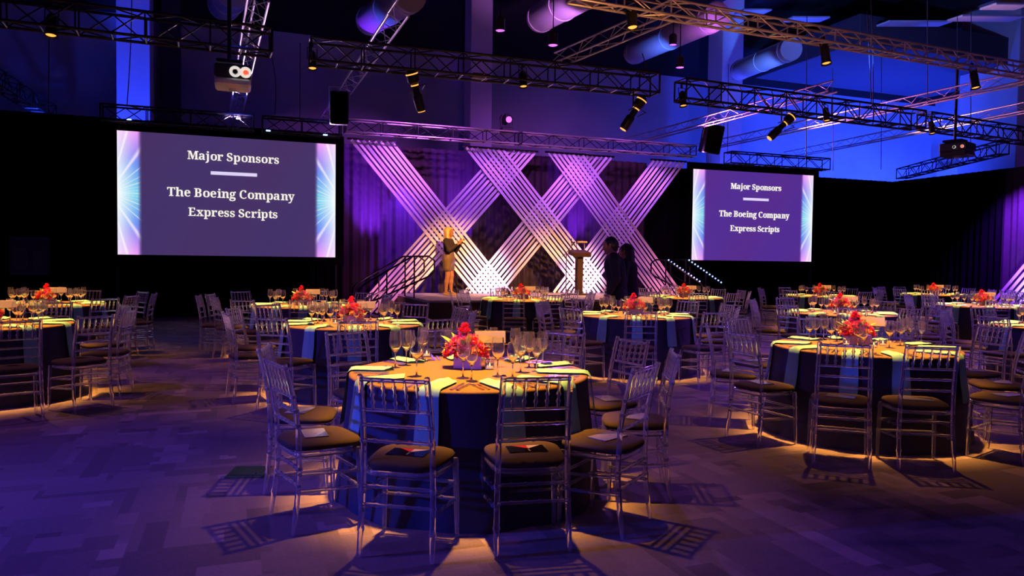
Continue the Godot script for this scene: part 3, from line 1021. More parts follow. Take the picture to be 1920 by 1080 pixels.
func speaker(p: Vector3, b: Basis, sz: Vector3, label: String) -> void:
	var t := thing("loudspeaker", label, "speaker", p)
	t.basis = b
	var m := MB.new()
	m.box(Vector3.ZERO, sz, 0.03)
	pt("cabinet", m, M.black_plastic, t)
	m = MB.new()
	m.box(Vector3(0, 0, sz.z / 2 + 0.006), Vector3(sz.x * 0.9, sz.y * 0.93, 0.014), 0.005)
	pt("grille", m, M.velour, t)
	m = MB.new()
	m.tube([Vector3(-sz.x / 2 - 0.02, 0, 0), Vector3(-sz.x / 2 - 0.02, sz.y / 2 + 0.1, 0), Vector3(sz.x / 2 + 0.02, sz.y / 2 + 0.1, 0), Vector3(sz.x / 2 + 0.02, 0, 0)], 0.014, 6)
	pt("yoke", m, M.alu, t)

func under(tr: Array, h: float, x: float, y: float) -> Vector3:      # the point below that truss seen at that pixel
	var a := at_h(tr[0], tr[1], h)
	var b := at_h(tr[2], tr[3], h)
	var lo := 0.0
	var hi := 1.0
	for k in 30:
		var m := (lo + hi) / 2
		if px(a.lerp(b, m)).x < x: lo = m
		else: hi = m
	var p := a.lerp(b, lo)
	p.y -= (y - px(p).y) * -p.z / CAM_F
	return p

func hanger(o: Node3D, p: Vector3, h: float) -> void:                # a clamp pipe from the lamp up into the truss
	var m := MB.new()
	var inv := o.transform.basis.inverse()
	m.tube([inv * Vector3(0, minf(0.12, (h - p.y) * 0.3), 0), inv * Vector3(0, h - p.y - 0.1, 0)], 0.016, 6)
	pt("hanger", m, M.black_metal, o)

func build_rig() -> void:
	var H := 4.85
	var g := "black box trusses over the tables"
	truss("black box truss over the left screen's projector", at_h(-140, 2, H), at_h(508, 80, H), 0.36, M.black_metal, M.alu, false, g)
	truss("long black box truss across the middle with bright rungs", at_h(582, 96, H), at_h(1228, 159, H), 0.36, M.black_metal, M.alu, false, g)
	truss("black box truss before the blue wall above the right screen", at_h(1276, 169, H), at_h(1722, 226, H), 0.38, M.black_metal, M.black_metal, false, g)
	truss("black box truss running off the right edge over the right projector", at_h(1733, 227, H), at_h(2000, 268, H), 0.36, M.black_metal, M.black_metal, false, g)
	truss("brown-lit slender truss crossing the upper right corner", at_h(1070, -14, H), at_h(2010, 149, H), 0.2, M.alu, M.alu, false, "", 0.36)
	var s := "silver trusses running towards the stage"
	truss("silver truss running up right from the end of the middle truss", at_h(1040, 110, H + 0.36), at_h(1262, 14, H + 0.36), 0.27, M.alu, M.alu, true, s)
	truss("pink-lit silver truss with a free end before the blue wall", at_h(1172, 266, 5.4), at_h(1562, 160, 5.4), 0.26, M.alu, M.alu, true, s)
	truss("long pink-lit silver truss rising to the right edge", at_h(1278, 283, 5.4), at_h(1930, 141, 5.4), 0.26, M.alu, M.alu, true, s)
	truss("faint silver truss low before the blue wall at the right", at_h(1470, 291, 5.4), at_h(1960, 192, 5.4), 0.26, M.alu, M.alu, true, s)
	truss("silver truss behind the left projector", at_h(440, 216, 5.4), at_h(484, -20, 5.4), 0.3, M.alu, M.alu, true, s)
	truss("silver truss leaning right above the black speaker", at_h(604, 222, 5.4), at_h(748, 10, 5.4), 0.3, M.alu, M.alu, true, s)
	truss("dark truss with a blue-lit end at the far left", at_h(-40, 128, 5.05), at_h(92, 210, 5.05), 0.32, M.black_metal, M.alu, false, s)
	# stage and screen trusses
	var st := "trusses over the screens and stage"
	truss("violet-lit stage truss, left half above the strips", sp(-4.5, 4.70, 0.35), sp(-0.05, 4.70, 0.35), 0.3, M.black_metal, M.black_metal, false, st, 0.42, M.alu)
	truss("violet-lit stage truss, right half above the strips", sp(0.05, 4.70, 0.35), sp(5.4, 4.70, 0.35), 0.3, M.black_metal, M.black_metal, false, st, 0.42, M.alu)
	truss("black truss above the left half of the left screen", sp(-9.75, 4.62, 0.2), sp(-6.6, 4.62, 0.2), 0.34, M.black_metal, M.black_metal, false, st)
	truss("black truss above the right half of the left screen", sp(-6.4, 4.62, 0.2), sp(-4.6, 4.62, 0.2), 0.34, M.black_metal, M.black_metal, false, st)
	truss("black truss above the right screen", sp(6.7, 4.62, 0.2), sp(10.4, 4.62, 0.2), 0.34, M.black_metal, M.black_metal, false, st)
	truss("dark truss along the top of the side drape", at_h(1690, 326, 4.55), at_h(1880, 277, 4.55), 0.32, M.black_metal, M.black_metal, false, st)
	# lamps
	var par := par_proto()
	var gp := "par lamps on the trusses"
	var tl := [-140, 2, 508, 80]
	var tm := [582, 96, 1228, 159]
	var tw := [1276, 169, 1722, 226]
	var tr := [1733, 227, 2000, 268]
	var tn := [1070, -14, 2010, 149]
	for a in [[95, 66, tl, 1.1, "amber par lamp under the truss near the left edge"], [586, 128, tm, 1.0, "amber par lamp at the left end of the middle truss"], [982, 162, tm, 1.0, "amber par lamp under the right part of the middle truss"], [1187, 51, tn, 1.0, "amber par lamp hanging from the brown truss above the silver one"], [1282, 198, tw, 1.0, "amber par lamp at the left end of the blue wall's truss"], [1551, 226, tw, 1.0, "amber par lamp at the middle of the blue wall's truss"], [1551, 118, tn, 1.0, "amber par lamp hanging from the brown truss at centre right"], [1749, 250, tr, 1.0, "amber par lamp at the left end of the rightmost truss"], [1831, 164, tn, 1.0, "amber par lamp hanging from the brown truss near the right edge"]]:
		var p := under(a[2], H, a[0], a[1])
		var c := place(par, "par_lamp", a[4], "stage light", p, Basis(Vector3.UP, PH) * Basis(Vector3.RIGHT, -0.2).scaled(Vector3.ONE * a[3] * 0.76), gp)
		hanger(c, p, H)
	var pro := profile_proto()
	for a in [[781, 170, 0.35, "tilted profile spot below the left of the middle truss", tm], [1188, 212, -0.5, "tilted profile spot below the right end of the middle truss", tm], [1466, 237, -0.75, "tilted profile spot below the blue wall's truss", tw]]:
		var p := under(a[4], H, a[0], a[1])
		var c := place(pro, "profile_spot", a[3], "stage light", p, Basis(Vector3.UP, PH) * Basis(Vector3.FORWARD, -a[2]) * Basis(Vector3.RIGHT, 0.25), "profile spots on the trusses")
		hanger(c, p, H)
	par.free()
	pro.free()
	# pendant lamps lit violet
	for a in [[938, 45, 15.5, "violet-lit pendant lamp hanging beside the violet column"], [1037, 72, 15.0, "violet-lit pendant lamp below the pink duct"], [1275, 116, 18.0, "violet-lit pendant lamp right of the blue duct"], [1262, 74, 19.0, "small violet-lit pendant lamp under the long duct"]]:
		var t := thing("pendant_lamp", a[3], "lamp", at(a[0], a[1], a[2]), 0.0, "pendant lamps under the roof")
		var m := MB.new()
		m.lathe([Vector2(0.085, -0.13), Vector2(0.1, -0.14), Vector2(0.1, 0.1), Vector2(0.06, 0.14), Vector2(0, 0.15)], 18)
		pt("shade", m, M.black_plastic, t)
		m = MB.new()
		m.lathe([Vector2(0, -0.145), Vector2(0.092, -0.135), Vector2(0.092, -0.12), Vector2(0, -0.12)], 18)
		pt("lens", m, M.violet_lens, t)
		m = MB.new()
		m.tube([Vector3(0, 0.14, 0), Vector3(0, 2.2, 0)], 0.012, 6)
		pt("rod", m, M.black_metal, t)
	# moving light on the stage truss
	var mv := thing("moving_light", "moving head light standing on the stage truss", "stage light", sp(-0.35, 4.86, 0.35), PH)
	var mm := MB.new()
	mm.box(Vector3(0, 0.05, 0), Vector3(0.3, 0.1, 0.26), 0.02)
	pt("base", mm, M.black_plastic, mv)
	mm = MB.new()
	mm.tube([Vector3(-0.14, 0.1, 0), Vector3(-0.15, 0.36, 0), Vector3(-0.1, 0.42, 0)], 0.03, 8)
	mm.tube([Vector3(0.14, 0.1, 0), Vector3(0.15, 0.36, 0), Vector3(0.1, 0.42, 0)], 0.03, 8)
	pt("yoke", mm, M.black_plastic, mv)
	mm = MB.new()
	mm.lathe([Vector2(0, -0.16), Vector2(0.09, -0.16), Vector2(0.1, -0.1), Vector2(0.1, 0.1), Vector2(0.06, 0.16), Vector2(0, 0.16)], 16, Transform3D(Basis(Vector3.RIGHT, 1.1), Vector3(0, 0.33, 0)))
	pt("head", mm, M.black_plastic, mv)
	mm = MB.new()
	mm.lathe([Vector2(0, -0.17), Vector2(0.08, -0.165), Vector2(0.08, -0.15), Vector2(0, -0.15)], 16, Transform3D(Basis(Vector3.RIGHT, -1.3), Vector3(0.02, 0.33, 0)))
	pt("lens", mm, M.violet_lens, mv)
	# blue status lights at the truss ends
	for a in [[242, 224, "left"], [447, 222, "middle"], [503, 245, "right"], [610, 253, "far right"]]:
		var m := MB.new()
		m.box(Vector3.ZERO, Vector3(0.1, 0.03, 0.05), 0.006)
		var p := at(a[0], a[1], 17.0)
		var o := pt("blue_light", m, M.blue_led, self, p, Basis(Vector3.UP, PH))
		tag(o, "tiny blue light on the truss above the left screen, %s one" % a[2], "light", "blue lights above the left screen")
	# small red lamp box on the middle truss
	var rb := thing("laser_box", "small box with a red lamp under the middle truss", "stage light", under(tm, H, 900, 143), PH)
	hanger(rb, rb.position, H)
	var rm := MB.new()
	rm.box(Vector3.ZERO, Vector3(0.3, 0.08, 0.16), 0.01)
	pt("case", rm, M.black_plastic, rb)
	rm = MB.new()
	rm.lathe([Vector2(0, -0.02), Vector2(0.02, -0.01), Vector2(0.02, 0.01), Vector2(0, 0.02)], 10, Transform3D(Basis(Vector3.RIGHT, 1.57), Vector3(0.05, 0.0, 0.09)))
	pt("red_lamp", rm, M.red_lamp, rb)
	# projectors and speakers
	projector(at_h(437, 150, 4.05), 0.35, "projector with a pale lower case and two ring vents hanging at the left", 0.5, 1.2, 0.08)
	projector(at_h(1795, 284, 4.15), -0.9, "dark projector on a pole before the blue wall at the right", 0.6, 2.0, 0.035, M.black_plastic)
	speaker(at(636, 203, 17.0), Basis(Vector3.UP, 0.25) * Basis(Vector3.RIGHT, 0.12), Vector3(0.42, 0.74, 0.4), "black loudspeaker hanging between the left screen and the stage")
	speaker(at(1334, 261, 21.0), Basis(Vector3.UP, 0.1) * Basis(Vector3.FORWARD, 0.12) * Basis(Vector3.RIGHT, 0.2), Vector3(0.5, 0.8, 0.45), "black loudspeaker hanging above the right screen")
	# cables
	for a in [[247, 0, 238, 200, 15.5, 0.02, "thin cable in front of the blue-lit column"], [1513, 30, 1511, 300, 18.0, 0.0, "long cable left of the brown truss's middle lamp"], [1561, 128, 1562, 320, 19.5, 0.0, "cable below the middle lamp of the brown truss"], [1626, 20, 1634, 195, 16.2, 0.0, "left cable of the pair holding the blue wall's truss"], [1633, 0, 1637, 195, 16.2, 0.02, "right cable of the pair holding the blue wall's truss"], [1653, 80, 1652, 318, 22.0, 0.0, "faint long cable in the middle of the blue wall"], [1739, 0, 1739, 192, 17.0, 0.0, "cable ending above the gap between two trusses"], [1795, 30, 1795, 190, 18.5, 0.0, "cable above the right projector"], [1821, 20, 1820, 270, 19.0, 0.0, "long cable right of the right projector's pole"], [1366, 120, 1364, 290, 22.0, 0.0, "cable along the right column"], [1204, 100, 1220, 150, 13.8, 0.0, "short cable at the end of the middle truss"], [92, 70, 91, 215, 14.0, 0.0, "thin cable below the left par lamp"], [508, 100, 515, 215, 15.0, 0.06, "slack cable right of the left projector"], [563, 80, 562, 228, 16.5, 0.0, "thin cable left of the middle truss"]]:
		cable(a[6], a[0], a[1], a[2], a[3], a[4], 0.009, a[5])

# ------------------------------------------------------------------ tables, chairs and what lies on them
const TOP := 0.7585

func tb(x: float, z: float, phrase: String, detail: int, chairs: Array, turn := 0.0, lamp := 112.0) -> void:
	T.append({"x": x, "z": z, "phrase": phrase, "detail": detail, "chairs": chairs, "turn": turn, "lamp": lamp, "list": []})

func ring(base: float, r := 1.1) -> Array:
	var a := []
	for k in 10: a.append([base + 36.0 * k + sin(base * 3.0 + k * 2.4) * 3.5, r + 0.06 * sin(base + k * 1.7)])
	return a

func set_tables() -> void:
	# chairs: [polar angle, distance] round the table or [x, z, facing angle, 0] where the photo shows each
	tb(-0.270, -4.791, "the front centre table", 2, [[-0.511, -3.782, 12.1, 0], [0.081, -3.882, -11.5, 0], [-1.079, -4.165, 54.7, 0], [-1.334, -4.776, 82.6, 0], [0.525, -4.172, -57.2, 0], [0.79, -4.72, -85.6, 0], [0.673, -5.311, -121.2, 0], [133, 1.16], [-149, 1.08], [166, 1.07]])
	tb(3.127, -6.547, "the front right table", 2, [[2.489, -5.561, 19.4, 0], [3.017, -5.486, 6.9, 0], [69, 1.09], [103, 1.1], [148, 1.15], [-176, 1.1], [-143, 1.1], [-111, 1.35], [-79, 1.08], [-40, 1.08]], 10)
	tb(-1.769, -8.269, "the table behind the front centre one at left", 1, [[22, 1.12], [58, 1.1], [93, 1.12], [122, 1.2], [163, 1.1], [-157, 1.15], [-121, 1.1], [-86, 1.1], [-46, 1.3], [-13, 1.28]], 5)
	tb(1.703, -10.146, "the table before the dark couple", 1, [[8, 1.4], [42, 1.2], [80, 1.12], [115, 1.1], [152, 1.1], [-172, 1.1], [-136, 1.12], [-100, 1.1], [-64, 1.1], [-25, 1.4]], 3)
	tb(-5.41, -7.65, "the table cut by the left edge", 1, [[-42, 1.45], [-67, 1.36], [-95, 1.15], [-138, 1.08], [175, 1.08], [140, 1.1], [-8, 1.1]], 10)
	tb(-6.84, -10.9, "the rear table at far left", 1, [[-30, 1.35], [-54, 1.5], [-82, 1.1], [-109, 1.18], [-137, 1.1], [174, 1.07], [138, 1.1], [3, 1.1], [36, 1.1]], 0)
	tb(-3.21, -11.398, "the rear table left of the stage steps", 0, [[15, 1.3], [48, 1.1], [74, 1.25], [92, 1.2], [129, 1.5], [172, 1.4], [-150, 1.15], [-118, 1.1], [-82, 1.1], [-46, 1.1], [-15, 1.15]], 0)
	tb(0.204, -13.976, "the table right below the stage", 0, ring(12), 0)
	tb(4.989, -11.171, "the middle table at right", 0, ring(20), 6)
	tb(6.80, -9.08, "the table cut by the right edge", 1, [[30, 1.1], [66, 1.12], [102, 1.1], [138, 1.1], [172, 1.1], [-4, 1.15]], 0)
	tb(8.75, -13.75, "the far table near the right edge", 0, ring(25), 0)
	tb(3.65, -15.6, "the far table below the right screen's left edge", 0, ring(4), 0, 104.0)
	tb(7.18, -17.2, "the far table right of the right screen", 0, ring(16), 0, 104.0)
	tb(10.78, -18.9, "the farthest table before the black drape", 0, ring(30), 0, 104.0)
	tb(13.1, -17.3, "the farthest table by the side strips", 0, ring(9), 0, 42.0)

func cloth_r(y: float) -> float:
	return 0.766 + 0.078 * pow(clampf((0.72 - y) / 0.72, 0, 1), 1.15)

func cloth_mesh(seed: int) -> ArrayMesh:
	var r := RandomNumberGenerator.new()
	r.seed = seed
	var m := MB.new()
	var p1 := r.randf() * TAU
	var p2 := r.randf() * TAU
	var prof := [Vector2(0.0, 0.755), Vector2(0.35, 0.755), Vector2(0.735, 0.755), Vector2(0.752, 0.752), Vector2(0.762, 0.744), Vector2(0.766, 0.73)]
	for i in 12:
		var y := 0.70 - 0.698 * i / 11.0
		prof.append(Vector2(cloth_r(y), y))
	var sides := 120
	var rows := prof.size()
	var pp := []
	for i in rows:
		for j in sides + 1:
			var a := TAU * j / sides
			var q: Vector2 = prof[rows - 1 - i]
			var w := clampf((0.70 - q.y) / 0.7, 0, 1)
			var rr: float = q.x + pow(w, 1.3) * (0.013 * sin(a * 9 + p1) + 0.008 * sin(a * 17 + p2))
			pp.append(Vector3(rr * cos(a), q.y, -rr * sin(a)))
	m.sheet(pp, rows, sides + 1)
	for i in rows:                                   # close the seam and the crown smoothly
		var a := i * (sides + 1)
		var nn := (m.n[a] + m.n[a + sides]).normalized()
		m.n[a] = nn; m.n[a + sides] = nn
		if prof[rows - 1 - i].y > 0.7549:
			for j in sides + 1: m.n[a + j] = Vector3.UP
	return m.mesh()

func napkin_mesh(seed: int) -> ArrayMesh:
	var r := RandomNumberGenerator.new()
	r.seed = seed
	var m := MB.new()
	var path := []
	var z0 := 0.455 + r.randf_range(-0.03, 0.03)
	for i in 8: path.append(Vector2(lerpf(z0, 0.735, i / 7.0), TOP + 0.004))
	path.append(Vector2(0.757, TOP - 0.001)); path.append(Vector2(0.772, 0.745))
	var y1 := 0.43 + r.randf_range(-0.05, 0.04)
	for i in 9:
		var y := lerpf(0.72, y1, i / 8.0)
		path.append(Vector2(cloth_r(y) + 0.013 + 0.012 * clampf((0.7 - y) / 0.3, 0, 1), y))
	var cols := 9
	var rows := path.size()
	var skew := r.randf_range(-0.10, 0.10)
	for side in 2:
		var pp := []
		for i in rows:
			var f := float(i) / (rows - 1)
			var a: Vector2 = path[maxi(i - 1, 0)]
			var b: Vector2 = path[mini(i + 1, rows - 1)]
			var nn := Vector2(-(b.y - a.y), b.x - a.x).normalized()
			if nn.y < 0 and i < 8: nn = -nn
			if i >= 8 and nn.x < 0: nn = -nn
			var w := 0.066 + 0.004 * sin(f * 9.0)
			for j in cols:
				var e := (float(j) / (cols - 1)) * 2 - 1
				if side == 1: e = -e
				var lift := (0.013 * (1.0 - e * e) + 0.0035 * cos(e * 7.0)) * (1.0 if f < 0.45 else 0.5) if side == 0 else 0.0
				var q: Vector2 = path[i] + nn * (lift + (0.004 if side == 0 else 0.0))
				var z := q.x
				if i < 2: z += absf(e + 0.4) * 0.045 * (1.0 - i * 0.5)      # the folded end is cut at a slant
				var sx := e * w + skew * (0.757 - minf(q.x, 0.757)) * 1.2
				pp.append(Vector3(sx, q.y, z))
		m.sheet(pp, rows, cols)
	return m.mesh()

func glass_mesh(h: float, bw: float) -> ArrayMesh:
	var m := MB.new()
	var y0 := h * 0.42
	m.lathe([Vector2(0, 0), Vector2(0.034, 0.0), Vector2(0.0345, 0.002), Vector2(0.012, 0.0055), Vector2(0.005, 0.011), Vector2(0.0042, y0 * 0.5), Vector2(0.0045, y0 * 0.9), Vector2(0.009, y0), Vector2(bw * 0.62, y0 + 0.02), Vector2(bw * 0.92, y0 + 0.042), Vector2(bw, y0 + 0.065), Vector2(bw * 0.94, h * 0.85), Vector2(bw * 0.8, h), Vector2(bw * 0.8 - 0.0012, h), Vector2(bw * 0.94 - 0.0015, h * 0.85), Vector2(bw - 0.0015, y0 + 0.066), Vector2(bw * 0.92 - 0.0015, y0 + 0.044), Vector2(bw * 0.6, y0 + 0.0225), Vector2(0.006, y0 + 0.008), Vector2(0, y0 + 0.006)], 24, Transform3D(), 60.0)
	return m.mesh()

func fork_mesh() -> ArrayMesh:
	var m := MB.new()
	m.prism(PackedVector2Array([Vector2(-0.009, 0.09), Vector2(0.009, 0.09), Vector2(0.0045, 0.0), Vector2(0.004, -0.03), Vector2(0.011, -0.045), Vector2(0.0115, -0.06), Vector2(-0.0115, -0.06), Vector2(-0.011, -0.045), Vector2(-0.004, -0.03), Vector2(-0.0045, 0.0)]), 0.003, 0.0055)
	for k in 4:
		m.box(Vector3(-0.0099 + k * 0.0066, 0.0045, -0.08), Vector3(0.0031, 0.0026, 0.042), 0.0006)
	return m.mesh()

func knife_mesh() -> ArrayMesh:
	var m := MB.new()
	m.prism(PackedVector2Array([Vector2(-0.0085, 0.11), Vector2(0.0085, 0.11), Vector2(0.006, 0.0), Vector2(0.0085, -0.02), Vector2(0.009, -0.08), Vector2(0.004, -0.115), Vector2(-0.006, -0.11), Vector2(-0.0075, -0.02), Vector2(-0.006, 0.0)]), 0.002, 0.006)
	return m.mesh()

func chair_post_path(kind: String, y: float, sx: float) -> Vector3:
	if kind == "front":
		return Vector3(sx * lerpf(0.206, 0.196, y / 0.43), y, lerpf(0.163, 0.150, y / 0.43))
	var ys := [0.0, 0.12, 0.28, 0.43, 0.55, 0.70, 0.85, 0.915]
	var zs := [-0.219, -0.200, -0.184, -0.178, -0.184, -0.205, -0.239, -0.258]
	var xs := [0.190, 0.187, 0.183, 0.180, 0.178, 0.175, 0.172, 0.170]
	for i in 7:
		if y <= ys[i + 1]:
			var f: float = (y - ys[i]) / (ys[i + 1] - ys[i])
			return Vector3(sx * lerpf(xs[i], xs[i + 1], f), y, lerpf(zs[i], zs[i + 1], f))
	return Vector3(sx * 0.170, y, -0.258)

func post_mesh(kind: String, sx: float, sides: int) -> MB:
	var top := 0.43 if kind == "front" else 0.915
	var beads := [0.21, 0.30, 0.39] if kind == "front" else [0.14, 0.26, 0.35, 0.58, 0.66, 0.737, 0.82]
	var ys := [0.004, 0.02, 0.05]
	for b in beads: ys.append_array([b - 0.011, b - 0.006, b + 0.006, b + 0.011])
	ys.append_array([top - 0.02, top - 0.004, top])
	ys.sort()
	var pts := []
	var rad := []
	for y in ys:
		pts.append(chair_post_path(kind, y, sx))
		var r := lerpf(0.0105, 0.0155, clampf(y / 0.12, 0, 1))
		for b in beads:
			if absf(y - b) < 0.0065: r = 0.0195
		if y < 0.01: r = 0.008
		if top - y < 0.003: r *= 0.75
		rad.append(r)
	var m := MB.new()
	m.tube(pts, rad, sides)
	return m

func rail_mesh(a: Vector3, b: Vector3, r: float, beads: int, sides: int) -> MB:
	var fs := [0.0, 1.0]
	var l := a.distance_to(b)
	for k in beads:
		var f := (k + 1.0) / (beads + 1.0)
		fs.append_array([f - 0.010 / l, f - 0.006 / l, f + 0.006 / l, f + 0.010 / l])
	fs.sort()
	var pts := []
	var rad := []
	for f in fs:
		pts.append(a.lerp(b, f))
		var rr := r
		for k in beads:
			if absf(f - (k + 1.0) / (beads + 1.0)) * l < 0.0065: rr = r * (1.75 if beads == 3 and r < 0.008 else 1.35)
		rad.append(rr)
	var m := MB.new()
	m.tube(pts, rad, sides)
	return m

func cushion_mesh() -> MB:
	var m := MB.new()
	var prof := [[0.86, 0.0], [0.96, 0.004], [1.0, 0.014], [1.0, 0.026], [0.975, 0.036], [0.90, 0.044], [0.7, 0.049], [0.4, 0.052], [0.0, 0.053]]
	var sides := 40
	var pp := []
	for e in prof:
		for j in sides + 1:
			var a := TAU * j / sides
			var c := cos(a)
			var s := sin(a)
			var k := pow(pow(absf(c), 4.0) + pow(absf(s), 4.0), -0.25)
			var z: float = -s * k * 0.205 * e[0]
			var x: float = c * k * (0.197 + 0.10 * z) * e[0]
			pp.append(Vector3(x, 0.436 + e[1], z - 0.01))
	m.sheet(pp, prof.size(), sides + 1)
	var b := []
	for j in sides: b.append(pp[j])
	for j in sides: m.face(Vector3(0, 0.436, -0.01), b[(j + 1) % sides], b[j])
	return m

func make_chair(detail: int) -> Node3D:
	var t := Node3D.new()
	var sd := 8 if detail > 0 else 6
	pt("cushion", cushion_mesh(), M.cushion, t)
	var P := func(y, sx): return chair_post_path("rear", y, sx)
	var F := func(y, sx): return chair_post_path("front", y, sx)
	var parts := []
	for sx in [-1.0, 1.0]:
		parts.append(["leg", post_mesh("front", sx, sd)])
		parts.append(["back_post", post_mesh("rear", sx, sd)])
	var fr := MB.new()
	var ring_p := []
	for j in 28:
		var a := TAU * j / 28
		var k := pow(pow(absf(cos(a)), 5.0) + pow(absf(sin(a)), 5.0), -0.2)
		var z := -sin(a) * k * 0.175
		ring_p.append(Vector3(cos(a) * k * (0.190 + 0.04 * z), 0.418, z - 0.012))
	fr.tube(ring_p, 0.015, sd, true)
	parts.append(["seat_frame", fr])
	for y in [0.893, 0.737, 0.660, 0.580]:
		parts.append(["back_rail", rail_mesh(P.call(y, -1.0), P.call(y, 1.0), 0.0105 if y > 0.8 else 0.0095, 5 if y < 0.7 else 0, sd)])
	for k in 5:
		var f := (k + 1.0) / 6.0
		var a: Vector3 = P.call(0.737, -1.0).lerp(P.call(0.737, 1.0), f)
		var b: Vector3 = P.call(0.893, -1.0).lerp(P.call(0.893, 1.0), f)
		parts.append(["spindle", rail_mesh(a, b, 0.0075, 3, sd)])
	for y in [0.30, 0.21]:
		parts.append(["stretcher", rail_mesh(F.call(y, -1.0), F.call(y, 1.0), 0.0095, 4, sd)])
		for sx in [-1.0, 1.0]:
			parts.append(["stretcher", rail_mesh(F.call(y, sx), P.call(y + 0.02, sx), 0.0095, 3, sd)])
	parts.append(["stretcher", rail_mesh(P.call(0.26, -1.0), P.call(0.26, 1.0), 0.0095, 4, sd)])
	parts.append(["stretcher", rail_mesh(P.call(0.35, -1.0), P.call(0.35, 1.0), 0.0095, 4, sd)])
	if detail > 0:
		for q in parts: pt(q[0], q[1], M.acrylic, t)
	else:                                           # too far off to tell the rails apart
		var legs := MB.new()
		var back := MB.new()
		for q in parts:
			if q[0] in ["back_post", "back_rail", "spindle"]: back.add(q[1])
			else: legs.add(q[1])
		pt("back_frame", back, M.acrylic, t)
		pt("base_frame", legs, M.acrylic, t)
	return t

func bloom_mesh(seed: int) -> ArrayMesh:
	var r := RandomNumberGenerator.new()
	r.seed = seed
	var m := MB.new()
	m.lathe([Vector2(0, -0.4), Vector2(0.3, -0.2), Vector2(0.36, 0.1), Vector2(0.2, 0.34), Vector2(0, 0.4)], 8)
	for ringi in 3:
		var n := 5 + ringi
		for k in n:
			var a := TAU * (k + 0.5 * ringi) / n + r.randf_range(-0.15, 0.15)
			var open := 0.35 + ringi * 0.42 + r.randf_range(-0.1, 0.1)
			var b := Basis(Vector3.UP, a) * Basis(Vector3.RIGHT, open)
			var pp := []
			for i in 4:
				for j in 4:
					var u := j / 3.0 * 2 - 1
					var v := i / 3.0
					var w := 0.46 * sin(PI * clampf(v * 0.75 + 0.15, 0, 1))
					pp.append(b * Vector3(u * w, v * 0.95 - 0.1, 0.3 + 0.12 * v - 0.16 * u * u + 0.2 * v * v * ringi * 0.5))
			m.sheet(pp, 4, 4)
	return m.mesh()

func leaf_mesh(w: float) -> ArrayMesh:
	var m := MB.new()
	var pp := []
	for i in 6:
		for j in 3:
			var v := i / 5.0
			var u := j - 1.0
			pp.append(Vector3(u * w * sin(PI * clampf(v, 0.02, 0.99)) * 0.5, 0.12 * sin(v * 1.8) - absf(u) * -0.03 * sin(PI * v), v))
	m.sheet(pp, 6, 3)
	return m.mesh()

